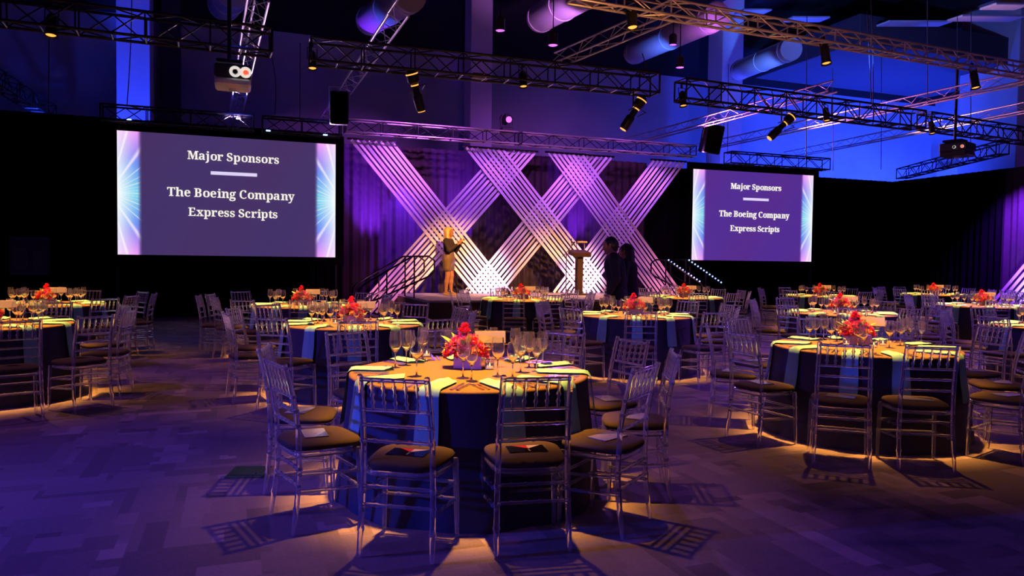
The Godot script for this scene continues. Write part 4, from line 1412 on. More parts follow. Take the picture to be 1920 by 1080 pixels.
func make_arrangement() -> Node3D:
	var r := RandomNumberGenerator.new()
	r.seed = 21
	var t := Node3D.new()
	var m := MB.new()
	var o := Vector2(0.09, 0.06)
	# a square glass block vase, hollow
	m.box(Vector3(0, 0.006, 0), Vector3(0.19, 0.012, 0.13), 0.002)
	for e in [[Vector3(-0.09, 0.05, 0), Vector3(0.01, 0.076, 0.13)], [Vector3(0.09, 0.05, 0), Vector3(0.01, 0.076, 0.13)], [Vector3(0, 0.05, -0.06), Vector3(0.17, 0.076, 0.01)], [Vector3(0, 0.05, 0.06), Vector3(0.17, 0.076, 0.01)]]:
		m.box(e[0], e[1], 0.001)
	pt("vase", m, M.vase, t)
	m = MB.new()
	m.box(Vector3(0, 0.045, 0), Vector3(0.155, 0.062, 0.095), 0.01)
	pt("moss_block", m, M.stem, t)
	var bl := []
	for k in 3: bl.append(bloom_mesh(30 + k))
	var spots := [[-0.06, 0.17, 0.05, 0.046, 1], [-0.115, 0.14, 0.03, 0.042, 0], [-0.02, 0.185, 0.0, 0.05, 2], [0.035, 0.17, 0.045, 0.045, 1], [0.055, 0.14, -0.03, 0.044, 2], [-0.05, 0.21, -0.03, 0.044, 1], [-0.035, 0.275, -0.01, 0.034, 0], [-0.055, 0.25, 0.0, 0.03, 0], [-0.015, 0.25, 0.015, 0.028, 0], [-0.13, 0.10, 0.075, 0.036, 0], [-0.09, 0.12, 0.095, 0.034, 1], [-0.15, 0.14, -0.03, 0.034, 3], [0.0, 0.14, 0.09, 0.038, 2], [0.09, 0.11, 0.07, 0.032, 0], [0.115, 0.09, 0.03, 0.03, 1], [-0.10, 0.18, -0.03, 0.04, 1], [0.01, 0.20, 0.03, 0.036, 2], [0.07, 0.16, 0.02, 0.034, 3], [-0.16, 0.10, 0.02, 0.03, 3], [0.10, 0.12, -0.05, 0.032, 1], [-0.03, 0.15, 0.075, 0.042, 1], [-0.085, 0.155, 0.0, 0.046, 2], [0.03, 0.19, -0.03, 0.042, 0], [-0.11, 0.16, 0.06, 0.034, 2], [0.06, 0.12, 0.085, 0.034, 3], [-0.055, 0.10, 0.10, 0.032, 0], [0.08, 0.15, 0.045, 0.036, 1]]
	for q in spots:
		var b := Basis(Vector3.UP, r.randf() * TAU)
		var dir := Vector3(q[0], 0.12, q[2]).normalized()
		b = Basis(Quaternion(Vector3.UP, dir)) * b
		part("bloom", bl[r.randi() % 3], M["bloom%d" % q[4]], t, Vector3(q[0], q[1], q[2]), b.scaled(Vector3.ONE * q[3]))
	var lf := [leaf_mesh(0.45), leaf_mesh(0.3)]
	for k in 22:
		var a := TAU * k / 22.0 + r.randf_range(-0.2, 0.2)
		var h := r.randf_range(0.06, 0.15)
		var l := r.randf_range(0.07, 0.13)
		var b := Basis(Vector3.UP, a) * Basis(Vector3.RIGHT, r.randf_range(-0.9, 0.15))
		part("leaf", lf[k % 2], M.leaf if k % 3 else M.leaf_dark, t, Vector3(sin(a) * 0.08 - 0.02, h, cos(a) * 0.06), b.scaled(Vector3.ONE * l))
	for k in 8:
		var q: Array = spots[k]
		m = MB.new()
		m.tube([Vector3(q[0] * 0.3, 0.06, q[2] * 0.3), Vector3(q[0], q[1], q[2])], 0.003, 5)
		pt("stem", m, M.stem, t)
	return t

func make_sign() -> Node3D:
	var t := Node3D.new()
	var m := MB.new()
	var tilt := Basis(Vector3.RIGHT, -0.16)
	m.box(Vector3(0, -0.038, 0.012), Vector3(0.205, 0.078, 0.002), 0.0006, Transform3D(tilt, Vector3(0, 0.24, 0)))
	m.box(Vector3(0, -0.038, -0.012), Vector3(0.205, 0.078, 0.002), 0.0006, Transform3D(Basis(Vector3.RIGHT, 0.16), Vector3(0, 0.24, 0)))
	pt("folded_card", m, M.paper, t)
	m = MB.new()
	m.tube([Vector3(0, 0.085, 0), Vector3(0, 0.225, 0)], 0.003, 6)
	pt("stake", m, M.steel, t)
	return t

func make_votive() -> Node3D:
	var t := Node3D.new()
	var m := MB.new()
	m.lathe([Vector2(0, 0), Vector2(0.024, 0), Vector2(0.03, 0.012), Vector2(0.033, 0.06), Vector2(0.0315, 0.06), Vector2(0.028, 0.012), Vector2(0, 0.008)], 20)
	pt("glass_cup", m, M.crystal, t)
	m = MB.new()
	m.lathe([Vector2(0, 0.0085), Vector2(0.021, 0.0085), Vector2(0.022, 0.022), Vector2(0, 0.022)], 16)
	var wax := pt("candle", m, M.candle_wax, t)
	m = MB.new()
	m.lathe([Vector2(0, 0.022), Vector2(0.004, 0.027), Vector2(0.0045, 0.032), Vector2(0.0015, 0.042), Vector2(0, 0.046)], 8)
	pt("flame", m, M.flame, wax)
	return t

func program_texture(dark: bool) -> ImageTexture:
	var w := 128
	var h := 192
	var im := Image.create_empty(w, h, false, Image.FORMAT_RGB8)
	im.fill(Color(0.09, 0.08, 0.10) if dark else Color(0.72, 0.72, 0.80))
	for y in h:
		for x in w:
			var f := float(y) / h
			if dark:
				if x < (1.0 - absf(f - 0.45) * 2.6) * 62: im.set_pixel(x, y, Color(0.85, 0.25, 0.32) if f > 0.45 else Color(0.92, 0.85, 0.88))
			else:
				if absf(x - 64) < 10 + 14 * sin(f * 9.0) and f > 0.35 and f < 0.62: im.set_pixel(x, y, Color(0.72, 0.35, 0.5))
				elif x + y * 0.6 < 70: im.set_pixel(x, y, Color(0.40, 0.42, 0.62))
	if dark:
		for k in 9: im.fill_rect(Rect2i(70 + k * 5, 84 + k % 2, 4, 9), Color(0.75, 0.72, 0.75))
	return ImageTexture.create_from_image(im)

func build_tables() -> void:
	var cloths := []
	for k in 3: cloths.append(cloth_mesh(50 + k))
	var naps := []
	for k in 5: naps.append(napkin_mesh(60 + k))
	var chair_n := make_chair(1)
	var chair_f := make_chair(0)
	var arr := make_arrangement()
	var sign_p := make_sign()
	var vot := make_votive()
	var gl := [glass_mesh(0.242, 0.042), glass_mesh(0.218, 0.036)]
	var fork := fork_mesh()
	var knife := knife_mesh()
	var topm := MB.new()
	topm.lathe([Vector2(0, 0.725), Vector2(0.742, 0.725), Vector2(0.745, 0.735), Vector2(0.742, 0.7485), Vector2(0, 0.7485)], 60)
	var top_mesh := topm.mesh()
	var legm := MB.new()
	legm.tube([Vector3(0.42, 0.0, 0), Vector3(0.42, 0.725, 0)], 0.02, 8)
	var leg_mesh := legm.mesh()
	var tpm := MB.new()
	tpm.lathe([Vector2(0.7665, 0.742), Vector2(0.7655, 0.748), Vector2(0.760, 0.7542), Vector2(0.750, 0.7562), Vector2(0.735, 0.7568), Vector2(0.4, 0.7568), Vector2(0, 0.7568)], 96, Transform3D(), 80.0)
	var topper := tpm.mesh()
	var ti := 0
	for t in T:
		var c := Vector3(t.x, 0, t.z)
		var at_t: String = "at " + t.phrase
		var on_t: String = "on " + t.phrase
		var tn := thing("banquet_table", "round clothed banquet table, " + t.phrase, "table", c, ti * 1.3, "round banquet tables")
		part("tablecloth", cloths[ti % 3], M.black_cloth, tn)
		part("topper", topper, M.cloth, tn)
		part("tabletop", top_mesh, M.grey_plastic, tn)
		for k in 4: part("leg", leg_mesh, M.black_metal, tn, Vector3.ZERO, Basis(Vector3.UP, TAU * k / 4))
		# chairs
		var list := []
		var pols := []
		for a in t.chairs:
			var p := c
			var face := 0.0
			if a.size() == 4:
				p = Vector3(a[0], 0, a[1]); face = deg_to_rad(a[2])
				pols.append(atan2(c.x - p.x, p.z - c.z))
			else:
				var g := deg_to_rad(a[0])
				p = c + Vector3(-sin(g), 0, cos(g)) * a[1]
				face = g + 0.08 * sin(a[0] * 0.7 + a[1] * 40.0)
				pols.append(g)
			if px(p).x < -120 or px(p).x > 2050: continue
			var ch := place(chair_n if t.detail > 0 else chair_f, "chiavari_chair", "", "chair", p, Basis(Vector3.UP, PI - face), "clear chairs round the banquet tables")
			list.append([ch, p + Vector3(0, 0.8, 0), face, p])
		rank_labels(list, "clear spindle-back chair, %s", at_t)
		# programs lie on the seats of the two front tables
		if t.detail == 2:
			var k := 0
			for e in list:
				var fr := Vector3(sin(e[2]), 0, -cos(e[2]))
				var dark: bool = k < 2 and ti == 0
				var m := MB.new()
				m.box(Vector3.ZERO, Vector3(0.13, 0.004, 0.2), 0.001)
				m.quad(Vector3(-0.065, 0.0024, 0.1), Vector3(0.065, 0.0024, 0.1), Vector3(0.065, 0.0024, -0.1), Vector3(-0.065, 0.0024, -0.1))
				if not M.has("prog%s" % dark):
					M["prog%s" % dark] = mat(Color(0.6, 0.6, 0.6), 0.16)
					M["prog%s" % dark].albedo_texture = program_texture(dark)
				var o := pt("program", m, M["prog%s" % dark], self, e[3] + Vector3(0, 0.4905, 0) + fr * -0.03, Basis(Vector3.UP, PI - e[2] + (PI / 2 if dark else 1.35) ))
				tag(o, "printed program on the %s chair %s" % [e[4], at_t], "booklet", "programs on the seats")
				k += 1
		# napkins and cutlery, one setting for each chair place
		var nl := []
		var fl := []
		var kl := []
		var gl_l := []
		var n10 := pols.duplicate()
		if n10.size() < 10:
			n10 = []
			for k in 10: n10.append(deg_to_rad(12.0 + 36.0 * k))
		var i := 0
		for g in n10:
			var out := Vector3(-sin(g), 0, cos(g))
			var side := Vector3(cos(g), 0, sin(g))
			var tp: Vector3 = c + out * 0.6
			if px(tp).x > -30 and px(tp).x < 1950:
				var o := part("napkin", naps[(i * 3 + ti) % 5], M.napkin, self, c, Basis(Vector3.UP, -g))
				tag(o, "", "napkin", "mint green napkins")
				nl.append([o, tp])
				if t.detail == 2 or (t.detail == 1 and cos(g) > -0.3):
					for q in ([-0.115, -0.15] if t.detail == 2 else [-0.13]):
						var f := part("fork", fork, M.steel, self, tp + side * q + out * 0.015 + Vector3(0, TOP - 0.002, 0), Basis(Vector3.UP, -g + 0.05))
						tag(f, "", "fork", "steel forks")
						fl.append([f, f.position])
					for q in ([0.115, 0.15] if t.detail == 2 else [0.13]):
						var f := part("knife", knife, M.steel, self, tp + side * q + out * 0.01 + Vector3(0, TOP - 0.001, 0), Basis(Vector3.UP, -g - 0.04))
						tag(f, "", "knife", "steel knives")
						kl.append([f, f.position])
			i += 1
		rank_labels(nl, "mint green napkin, %s", on_t)
		rank_labels(fl, "steel fork, %s", on_t)
		rank_labels(kl, "steel knife, %s", on_t)
		# glasses
		var gp := []
		if ti == 0:
			for q in [[741, 689, 0], [761.7, 685, 0], [781, 705, 0], [793, 677, 0], [769, 676, 1], [868, 708, 0], [884, 714, 1], [933, 705, 0], [961, 708, 1], [976, 698, 0], [992, 689, 0], [1006, 696, 1], [1017, 687, 0], [982, 680, 1], [840, 671, 1], [915, 674, 1], [966, 678, 0], [925, 668, 1]]:
				var p := at_h(q[0], q[1], TOP)
				gp.append([p, q[2]])
		elif ti == 1:
			for q in [[1517, 643, 0], [1529, 638, 1], [1544, 637, 0], [1557, 648, 0], [1569, 640, 1], [1608, 655, 0], [1618, 658, 1], [1667, 652, 0], [1688, 648, 0], [1706, 643, 0], [1727, 645, 1], [1697, 640, 1], [1575, 636, 0], [1645, 637, 1]]:
				gp.append([at_h(q[0], q[1], TOP), q[2]])
		else:
			for k in 10:
				var g: float = n10[k] + 0.31
				if t.detail == 0 and k % 5 == 3: continue
				for e in 2:
					var rr := 0.40 + 0.07 * e + 0.02 * sin(k * 2.0 + ti)
					gp.append([c + Vector3(-sin(g + 0.22 * e), 0, cos(g + 0.22 * e)) * rr + Vector3(0, TOP, 0), (k + e) % 2])
		for q in gp:
			if px(q[0]).x < -20 or px(q[0]).x > 1940: continue
			var o := part("wine_glass", gl[q[1]], M.crystal, self, Vector3(q[0].x, TOP - 0.001, q[0].z))
			tag(o, "", "glass", "stemmed wine glasses")
			gl_l.append([o, q[0]])
		rank_labels(gl_l, "stemmed wine glass, %s", on_t)
		# centrepiece, sign and candles
		var cp := c
		var tw := -0.15 + 0.9 * sin(ti * 2.1) * (0.0 if ti < 2 else 0.5)
		if ti == 0: cp = at_h(880, 689, TOP)
		if ti == 1: cp = at_h(1610, 645, TOP)
		cp.y = TOP - 0.001
		if px(cp).x > -60 and px(cp).x < 1960:
			var ar := place(arr, "flower_centrepiece", "pink and red flower centrepiece " + on_t, "flowers", cp, Basis(Vector3.UP, tw), "flower centrepieces")
			var sg := cp + Vector3(0.135, 0, -0.04)
			place(sign_p, "table_sign", "folded card on a stake " + on_t, "sign", sg + Vector3(0, 0.0, 0), Basis(Vector3.UP, atan2(-cp.x, -cp.z) + PI + 0.12), "folded table cards")
		var vl := []
		for q in [[0.17, 0.10], [-0.17, 0.13], [0.02, 0.24]]:
			var p := cp + Vector3(q[0], 0, q[1])
			if px(p).x < -10 or px(p).x > 1930: continue
			if ti == 0: p = at_h([918, 800, 846][vl.size()], [692, 668, 662][vl.size()], TOP)
			p.y = TOP - 0.001
			var o := place(vot, "votive_candle", "", "candle", p, Basis(), "votive candles")
			vl.append([o, p])
		rank_labels(vl, "votive candle, %s", on_t)
		ti += 1
	for q in [chair_n, chair_f, arr, sign_p, vot]: q.free()

func floor_plate() -> void:
	var p := at_h(466, 886, 0.0)
	var t := thing("floor_plate", "dark green floor plate lying left of the front centre table", "floor plate", Vector3(p.x, 0.0, p.z), 0.08)
	var m := MB.new()
	m.box(Vector3(0, 0.004, 0), Vector3(0.25, 0.008, 0.27), 0.003)
	pt("plate", m, mat(Color(0.03, 0.10, 0.035), 0.6), t)
	m = MB.new()
	m.lathe([Vector2(0, 0.008), Vector2(0.012, 0.008), Vector2(0.01, 0.012), Vector2(0, 0.013)], 12, Transform3D(Basis(), Vector3(0.06, 0, 0.05)))
	pt("screw_cap", m, M.steel, t)

# ------------------------------------------------------------------ people: a field of tapered capsules, meshed as surface nets
func nets(bones: Array, cell: float, k: float, out: MB, xf := Transform3D()) -> void:
	var lo := Vector3(1e9, 1e9, 1e9)
	var hi := -lo
	for b in bones:
		var r: float = maxf(b[2], b[3]) + k
		for e in 2:
			lo = lo.min(b[e] - Vector3.ONE * r); hi = hi.max(b[e] + Vector3.ONE * r)
	lo -= Vector3.ONE * cell * 2
	var nx := int((hi.x - lo.x) / cell) + 4
	var ny := int((hi.y - lo.y) / cell) + 4
	var nz := int((hi.z - lo.z) / cell) + 4
	var f := PackedFloat32Array()
	f.resize(nx * ny * nz)
	f.fill(1.0)
	for b in bones:
		var a: Vector3 = b[0]
		var d: Vector3 = b[1] - a
		var l2 := maxf(d.length_squared(), 1e-9)
		var ra: float = b[2]
		var rb: float = b[3]
		var q: Vector3 = b[4] if b.size() > 4 else Vector3.ONE      # squash
		var mr := maxf(ra, rb) * maxf(1.0, maxf(q.x, maxf(q.y, q.z))) + k + cell * 2
		var bl := ((a.min(b[1]) - Vector3.ONE * mr - lo) / cell).max(Vector3.ZERO)
		var bh := (a.max(b[1]) + Vector3.ONE * mr - lo) / cell
		var iq := Vector3.ONE / q
		for z in range(int(bl.z), mini(int(bh.z) + 1, nz)):
			for y in range(int(bl.y), mini(int(bh.y) + 1, ny)):
				var row := (z * ny + y) * nx
				for x in range(int(bl.x), mini(int(bh.x) + 1, nx)):
					var p := lo + Vector3(x, y, z) * cell - a
					var t := clampf(p.dot(d) / l2, 0.0, 1.0)
					var v := ((p - d * t) * iq).length() - lerpf(ra, rb, t)
					var o := f[row + x]
					var h := maxf(k - absf(o - v), 0.0) / k
					f[row + x] = minf(o, v) - h * h * k * 0.25
	var id := PackedInt32Array()
	id.resize(nx * ny * nz)
	id.fill(-1)
	var base := out.v.size()
	var pos := PackedVector3Array()
	var st := [1, nx, nx * ny]
	for z in nz - 1:
		for y in ny - 1:
			for x in nx - 1:
				var i := (z * ny + y) * nx + x
				var neg := 0
				for c in 8:
					if f[i + (c & 1) + ((c >> 1) & 1) * nx + ((c >> 2) & 1) * nx * ny] < 0.0: neg += 1
				if neg == 0 or neg == 8: continue
				var s := Vector3.ZERO
				var cnt := 0
				for ax in 3:
					var b1 := (ax + 1) % 3
					var b2 := (ax + 2) % 3
					for e in 4:
						var o := Vector3.ZERO
						o[b1] = e & 1; o[b2] = e >> 1
						var j: int = i + (e & 1) * st[b1] + (e >> 1) * st[b2]
						var v0 := f[j]
						var v1 := f[j + st[ax]]
						if (v0 < 0.0) != (v1 < 0.0):
							o[ax] = v0 / (v0 - v1)
							s += o; cnt += 1
				id[i] = pos.size()
				pos.append(lo + (Vector3(x, y, z) + s / cnt) * cell)
	var nor := PackedVector3Array()
	nor.resize(pos.size())
	var tris := PackedInt32Array()
	for z in range(1, nz - 1):
		for y in range(1, ny - 1):
			for x in range(1, nx - 1):
				var i := (z * ny + y) * nx + x
				var s0 := f[i] < 0.0
				for ax in 3:
					if s0 == (f[i + st[ax]] < 0.0): continue
					var u: int = st[(ax + 1) % 3]
					var w: int = st[(ax + 2) % 3]
					var q := [id[i - u - w], id[i - w], id[i], id[i - u]]
					if q.has(-1): continue
					if not s0: q.reverse()
					tris.append_array([q[0], q[1], q[2], q[0], q[2], q[3]])
	for t in range(0, tris.size(), 3):
		var nn := (pos[tris[t + 1]] - pos[tris[t]]).cross(pos[tris[t + 2]] - pos[tris[t]])
		for e in 3: nor[tris[t + e]] += nn
	for i in pos.size(): out.vert(xf * pos[i], (xf.basis * nor[i]).normalized())
	for t in range(0, tris.size(), 3): out.tri(base + tris[t], base + tris[t + 1], base + tris[t + 2])

func hand(out: MB, wrist: Vector3, dir: Vector3, palm: Vector3, side: float, curl: float) -> void:   # dir: along the fingers, palm: out of the palm
	dir = dir.normalized()
	palm = (palm - dir * palm.dot(dir)).normalized()
	var across := dir.cross(palm) * side
	var b := []
	b.append([wrist, wrist + dir * 0.045, 0.022, 0.028])
	for k in 4:
		b.append([wrist + dir * 0.03 + across * (0.012 * (k - 1.5)), wrist + dir * 0.085 + across * (0.019 * (k - 1.5)), 0.012, 0.011])
	for k in 4:
		var l: float = [0.036, 0.043, 0.040, 0.030][k]
		var p := wrist + dir * 0.088 + across * (0.020 * (k - 1.5))
		var d := dir
		for s in 3:
			d = (d + palm * curl * 0.55).normalized()
			b.append([p, p + d * l * (1.0 - 0.2 * s), 0.0088 - 0.001 * s, 0.0082 - 0.001 * s])
			p += d * l * (1.0 - 0.2 * s)
	var tp := wrist + dir * 0.03 - across * 0.024 + palm * 0.006
	var td := (dir * 0.7 - across * 0.75 + palm * 0.4).normalized()
	b.append([tp, tp + td * 0.04, 0.0125, 0.0105])
	b.append([tp + td * 0.04, tp + td * 0.04 + (td + dir * 0.7 + palm * 0.3).normalized() * 0.032, 0.0105, 0.0085])
	nets(b, 0.0042, 0.008, out)

func head(out: MB, c: Vector3, fwd: Vector3, s := 1.0) -> void:     # c: middle of the skull
	fwd = fwd.normalized()
	var up := (Vector3.UP - fwd * fwd.y).normalized()
	var rt := fwd.cross(up)
	var xf := Transform3D(Basis(rt, up, -fwd), c)
	var b := []
	var P := func(x, y, z): return xf * (Vector3(x, y, -z) * s)
	b.append([P.call(0, 0.02, -0.015), P.call(0, 0.025, 0.02), 0.076 * s, 0.073 * s])
	b.append([P.call(0, -0.03, 0.03), P.call(0, -0.085, 0.055), 0.058 * s, 0.036 * s])
	b.append([P.call(0, -0.005, 0.088), P.call(0, -0.038, 0.106), 0.010 * s, 0.014 * s])       # nose
	b.append([P.call(-0.016, -0.067, 0.087), P.call(0.016, -0.067, 0.087), 0.009 * s, 0.009 * s])   # lips
	b.append([P.call(0, -0.103, 0.07), P.call(0, -0.105, 0.074), 0.018 * s, 0.016 * s])
	for e in [-1.0, 1.0]:
		b.append([P.call(0.028 * e, 0.012, 0.078), P.call(0.042 * e, 0.012, 0.068), 0.010 * s, 0.010 * s])   # brow
		b.append([P.call(0.036 * e, -0.03, 0.068), P.call(0.045 * e, -0.025, 0.05), 0.016 * s, 0.018 * s])   # cheek
		b.append([P.call(0.076 * e, 0.012, -0.012), P.call(0.073 * e, -0.028, -0.004), 0.012 * s, 0.009 * s])  # ear
	b.append([P.call(0, -0.06, -0.01), P.call(0, -0.15, -0.035), 0.052 * s, 0.052 * s])         # neck
	nets(b, 0.008, 0.018, out)

func person(label: String, pos: Vector3, ry: float, body: MB, skin: Material) -> MeshInstance3D:
	var o := pt("person", body, skin, self, pos, Basis(Vector3.UP, ry))
	tag(o, label, "person")
	return o

func build_people() -> void:
	# local axes: +z is where the person faces, +x their left
	var V := func(x, y, z): return Vector3(x, y, z)
	# woman on the stage, both forearms raised in front, a sheet in her hands
	var b := [
		[V.call(0, 0.93, 0), V.call(0, 1.05, 0), 0.125, 0.105], [V.call(-0.07, 0.9, 0), V.call(0.07, 0.9, 0), 0.115, 0.115],
		[V.call(0, 1.08, 0), V.call(0, 1.28, 0.0), 0.10, 0.115], [V.call(-0.12, 1.34, -0.01), V.call(0.12, 1.34, -0.01), 0.062, 0.062], [V.call(0, 1.32, 0), V.call(0, 1.46, 0.01), 0.07, 0.048],
		[V.call(-0.08, 0.88, 0), V.call(-0.075, 0.50, 0.01), 0.088, 0.055], [V.call(-0.075, 0.50, 0.01), V.call(-0.08, 0.34, -0.02), 0.054, 0.056], [V.call(-0.08, 0.34, -0.02), V.call(-0.085, 0.10, -0.03), 0.056, 0.034],
		[V.call(0.08, 0.88, 0), V.call(0.08, 0.50, 0.05), 0.088, 0.055], [V.call(0.08, 0.50, 0.05), V.call(0.085, 0.34, 0.03), 0.054, 0.056], [V.call(0.085, 0.34, 0.03), V.call(0.09, 0.10, 0.03), 0.056, 0.034],
		[V.call(-0.085, 0.09, -0.03), V.call(-0.09, 0.03, 0.10), 0.036, 0.026], [V.call(0.09, 0.09, 0.03), V.call(0.095, 0.03, 0.16), 0.036, 0.026],
		[V.call(-0.17, 1.34, -0.01), V.call(-0.22, 1.12, 0.10), 0.050, 0.040], [V.call(-0.22, 1.12, 0.10), V.call(-0.10, 1.27, 0.29), 0.040, 0.027],
		[V.call(0.17, 1.34, -0.01), V.call(0.22, 1.12, 0.10), 0.050, 0.040], [V.call(0.22, 1.12, 0.10), V.call(0.10, 1.29, 0.29), 0.040, 0.027]]
	var m := MB.new()
	nets(b, 0.014, 0.03, m)
	head(m, V.call(0, 1.575, 0.02), V.call(0, -0.06, 1), 0.98)
	hand(m, V.call(-0.10, 1.27, 0.29), V.call(0.25, 0.75, 0.6), V.call(0.9, 0, 0.3), 1.0, 0.5)
	hand(m, V.call(0.10, 1.29, 0.29), V.call(-0.25, 0.75, 0.6), V.call(-0.9, 0, 0.3), -1.0, 0.5)
	var wp := at(841, 500, 18.35)
	var w := person("blonde woman in a dark jacket and short skirt raising her hands on the stage", Vector3(wp.x, 0.6, wp.z), 1.25, m, M.skin)
	m = MB.new()
	nets([[V.call(0, 1.02, 0), V.call(0, 1.28, 0), 0.125, 0.135], [V.call(-0.13, 1.345, -0.01), V.call(0.13, 1.345, -0.01), 0.074, 0.074], [V.call(-0.17, 1.34, -0.01), V.call(-0.22, 1.12, 0.10), 0.064, 0.055], [V.call(-0.22, 1.12, 0.10), V.call(-0.115, 1.245, 0.26), 0.054, 0.042], [V.call(0.17, 1.34, -0.01), V.call(0.22, 1.12, 0.10), 0.064, 0.055], [V.call(0.22, 1.12, 0.10), V.call(0.115, 1.265, 0.26), 0.054, 0.042]], 0.014, 0.03, m)
	pt("jacket", m, M.jacket, w)
	m = MB.new()
	nets([[V.call(0, 1.04, 0), V.call(0, 0.9, 0), 0.132, 0.15], [V.call(-0.075, 0.9, 0), V.call(-0.085, 0.68, 0.005), 0.125, 0.105], [V.call(0.075, 0.9, 0), V.call(0.085, 0.68, 0.015), 0.125, 0.105]], 0.014, 0.06, m)
	pt("skirt", m, M.skirt, w)
	m = MB.new()
	nets([[V.call(0, 1.61, -0.015), V.call(0, 1.60, -0.02), 0.096, 0.10], [V.call(0, 1.58, -0.05), V.call(0, 1.44, -0.055), 0.085, 0.07], [V.call(-0.075, 1.58, -0.01), V.call(-0.08, 1.42, 0.0), 0.04, 0.038], [V.call(0.075, 1.58, -0.01), V.call(0.08, 1.42, 0.0), 0.04, 0.038], [V.call(-0.05, 1.655, 0.055), V.call(0.06, 1.65, 0.06), 0.03, 0.03]], 0.010, 0.03, m)
	pt("hair", m, M.hair_blonde, w)
	for e in [[-0.088, -0.03, 0.035], [0.092, 0.03, 0.095]]:
		m = MB.new()
		nets([[V.call(e[0], 0.05, e[1] - 0.03), V.call(e[0], 0.02, e[2] + 0.09), 0.036, 0.026], [V.call(e[0], 0.04, e[1] - 0.03), V.call(e[0], 0.006, e[1] - 0.045), 0.02, 0.008]], 0.008, 0.015, m)
		pt("shoe", m, M.shoe, w)
	# what she holds
	m = MB.new()
	m.box(Vector3.ZERO, Vector3(0.15, 0.2, 0.004), 0.001)
	var sh := pt("paper_sheet", m, mat(Color(0.85, 0.75, 0.5), 0.7), self, w.transform * V.call(0, 1.40, 0.37), Basis(Vector3.UP, 1.25) * Basis(Vector3.RIGHT, -0.5))
	tag(sh, "small bright sheet held up in the woman's hands on the stage", "paper")
	# the couple in front of the stage, seen against the light
	for k in 2:
		var lean := 0.10 if k == 0 else 0.05
		var s: float = [1.0, 0.95][k]
		var bb := [
			[V.call(0, 0.95, 0), V.call(0, 1.12, 0.01), 0.14, 0.13], [V.call(-0.08, 0.93, 0), V.call(0.08, 0.93, 0), 0.12, 0.12],
			[V.call(0, 1.15, 0.01), V.call(0, 1.38, lean * 0.5), 0.13, 0.14], [V.call(-0.15, 1.46, lean * 0.5), V.call(0.15, 1.46, lean * 0.5), 0.07, 0.07], [V.call(0, 1.45, lean * 0.5), V.call(0, 1.56, lean), 0.075, 0.058],
			[V.call(-0.10, 0.9, 0), V.call(-0.11, 0.5, 0.02), 0.10, 0.065], [V.call(-0.11, 0.5, 0.02), V.call(-0.115, 0.09, -0.02), 0.065, 0.042], [V.call(-0.115, 0.07, -0.03), V.call(-0.13, 0.035, 0.15), 0.045, 0.035],
			[V.call(0.10, 0.9, 0), V.call(0.11, 0.5, 0.02), 0.10, 0.065], [V.call(0.11, 0.5, 0.02), V.call(0.115, 0.09, -0.02), 0.065, 0.042], [V.call(0.115, 0.07, -0.03), V.call(0.13, 0.035, 0.15), 0.045, 0.035],
			[V.call(-0.20, 1.45, lean * 0.5), V.call(-0.26, 1.17, 0.02), 0.062, 0.048], [V.call(-0.26, 1.17, 0.02), V.call(-0.24, 0.94, 0.12), 0.046, 0.03],
			[V.call(0.20, 1.45, lean * 0.5), V.call(0.26, 1.17, 0.02), 0.062, 0.048], [V.call(0.26, 1.17, 0.02), V.call(0.24, 0.94, 0.12), 0.046, 0.03]]
		m = MB.new()
		nets(bb, 0.016, 0.03, m)
		head(m, V.call(0, 1.69, lean + 0.03), V.call(0, -0.25, 1), 1.06)
		hand(m, V.call(-0.24, 0.94, 0.12), V.call(0, -1, 0.25), V.call(1, 0, 0), -1.0, 0.25)
		hand(m, V.call(0.24, 0.94, 0.12), V.call(0, -1, 0.25), V.call(-1, 0, 0), 1.0, 0.25)
		var pp := at([1158, 1180][k], 500, [12.0, 12.45][k])
		var p := person(["dark-suited man with a bowed head standing before the stage", "dark-haired person close behind the dark-suited man"][k], Vector3(pp.x, 0, pp.z), [-1.72, -2.0][k], m, M.skin)
		p.scale = Vector3.ONE * s * 1.035
		m = MB.new()
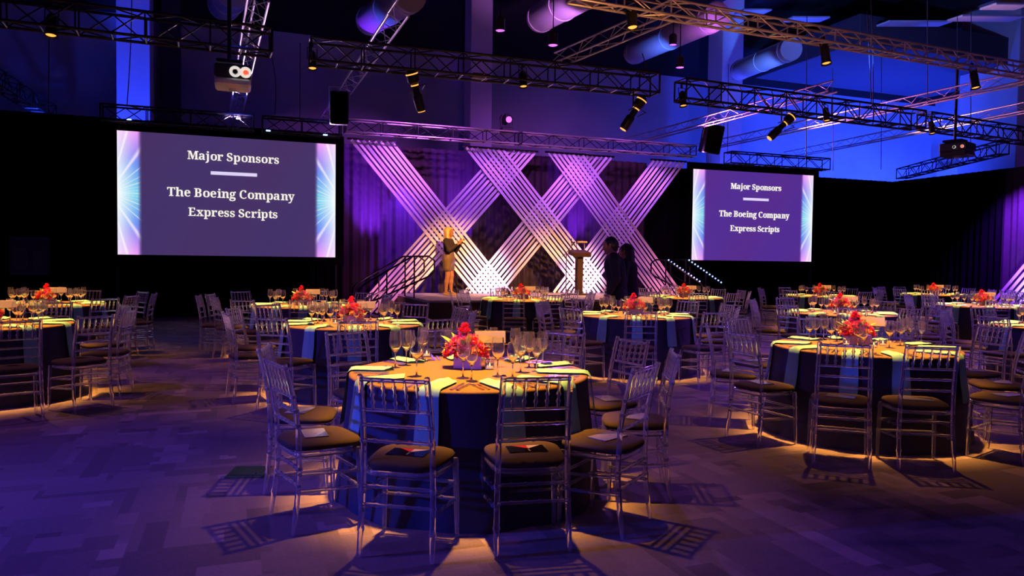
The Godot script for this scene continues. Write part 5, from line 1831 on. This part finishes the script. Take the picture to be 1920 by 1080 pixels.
		nets([[V.call(0, 0.85, 0), V.call(0, 1.10, 0.01), 0.175, 0.155], [V.call(0, 1.15, 0.01), V.call(0, 1.38, lean * 0.5), 0.155, 0.165], [V.call(-0.16, 1.465, lean * 0.5), V.call(0.16, 1.465, lean * 0.5), 0.088, 0.088], [V.call(-0.20, 1.45, lean * 0.5), V.call(-0.26, 1.17, 0.02), 0.08, 0.066], [V.call(-0.26, 1.17, 0.02), V.call(-0.242, 0.97, 0.11), 0.064, 0.05], [V.call(0.20, 1.45, lean * 0.5), V.call(0.26, 1.17, 0.02), 0.08, 0.066], [V.call(0.26, 1.17, 0.02), V.call(0.242, 0.97, 0.11), 0.064, 0.05], [V.call(0, 1.5, lean * 0.6), V.call(0, 1.54, lean * 0.8), 0.075, 0.066]], 0.016, 0.035, m)
		pt("jacket", m, M.suit, p)
		m = MB.new()
		nets([[V.call(-0.09, 0.93, 0), V.call(0.09, 0.93, 0), 0.14, 0.14], [V.call(-0.10, 0.9, 0), V.call(-0.11, 0.5, 0.02), 0.12, 0.09], [V.call(-0.11, 0.5, 0.02), V.call(-0.115, 0.1, -0.02), 0.09, 0.075], [V.call(0.10, 0.9, 0), V.call(0.11, 0.5, 0.02), 0.12, 0.09], [V.call(0.11, 0.5, 0.02), V.call(0.115, 0.1, -0.02), 0.09, 0.075]], 0.018, 0.03, m)
		pt("trousers", m, M.suit, p)
		m = MB.new()
		var hb := [[V.call(0, 1.735, lean + 0.005), V.call(0, 1.725, lean + 0.03), 0.094, 0.088], [V.call(0, 1.70, lean - 0.04), V.call(0, 1.64, lean - 0.045), 0.075, 0.06]]
		if k == 1: hb.append([V.call(0, 1.66, lean - 0.05), V.call(0, 1.50, lean - 0.07), 0.085, 0.075])
		nets(hb, 0.010, 0.03, m)
		pt("hair", m, M.hair_dark, p)
		for e in [-1.0, 1.0]:
			m = MB.new()
			nets([[V.call(0.115 * e, 0.055, -0.03), V.call(0.135 * e, 0.04, 0.17), 0.052, 0.04]], 0.012, 0.015, m)
			pt("shoe", m, M.suit, p)
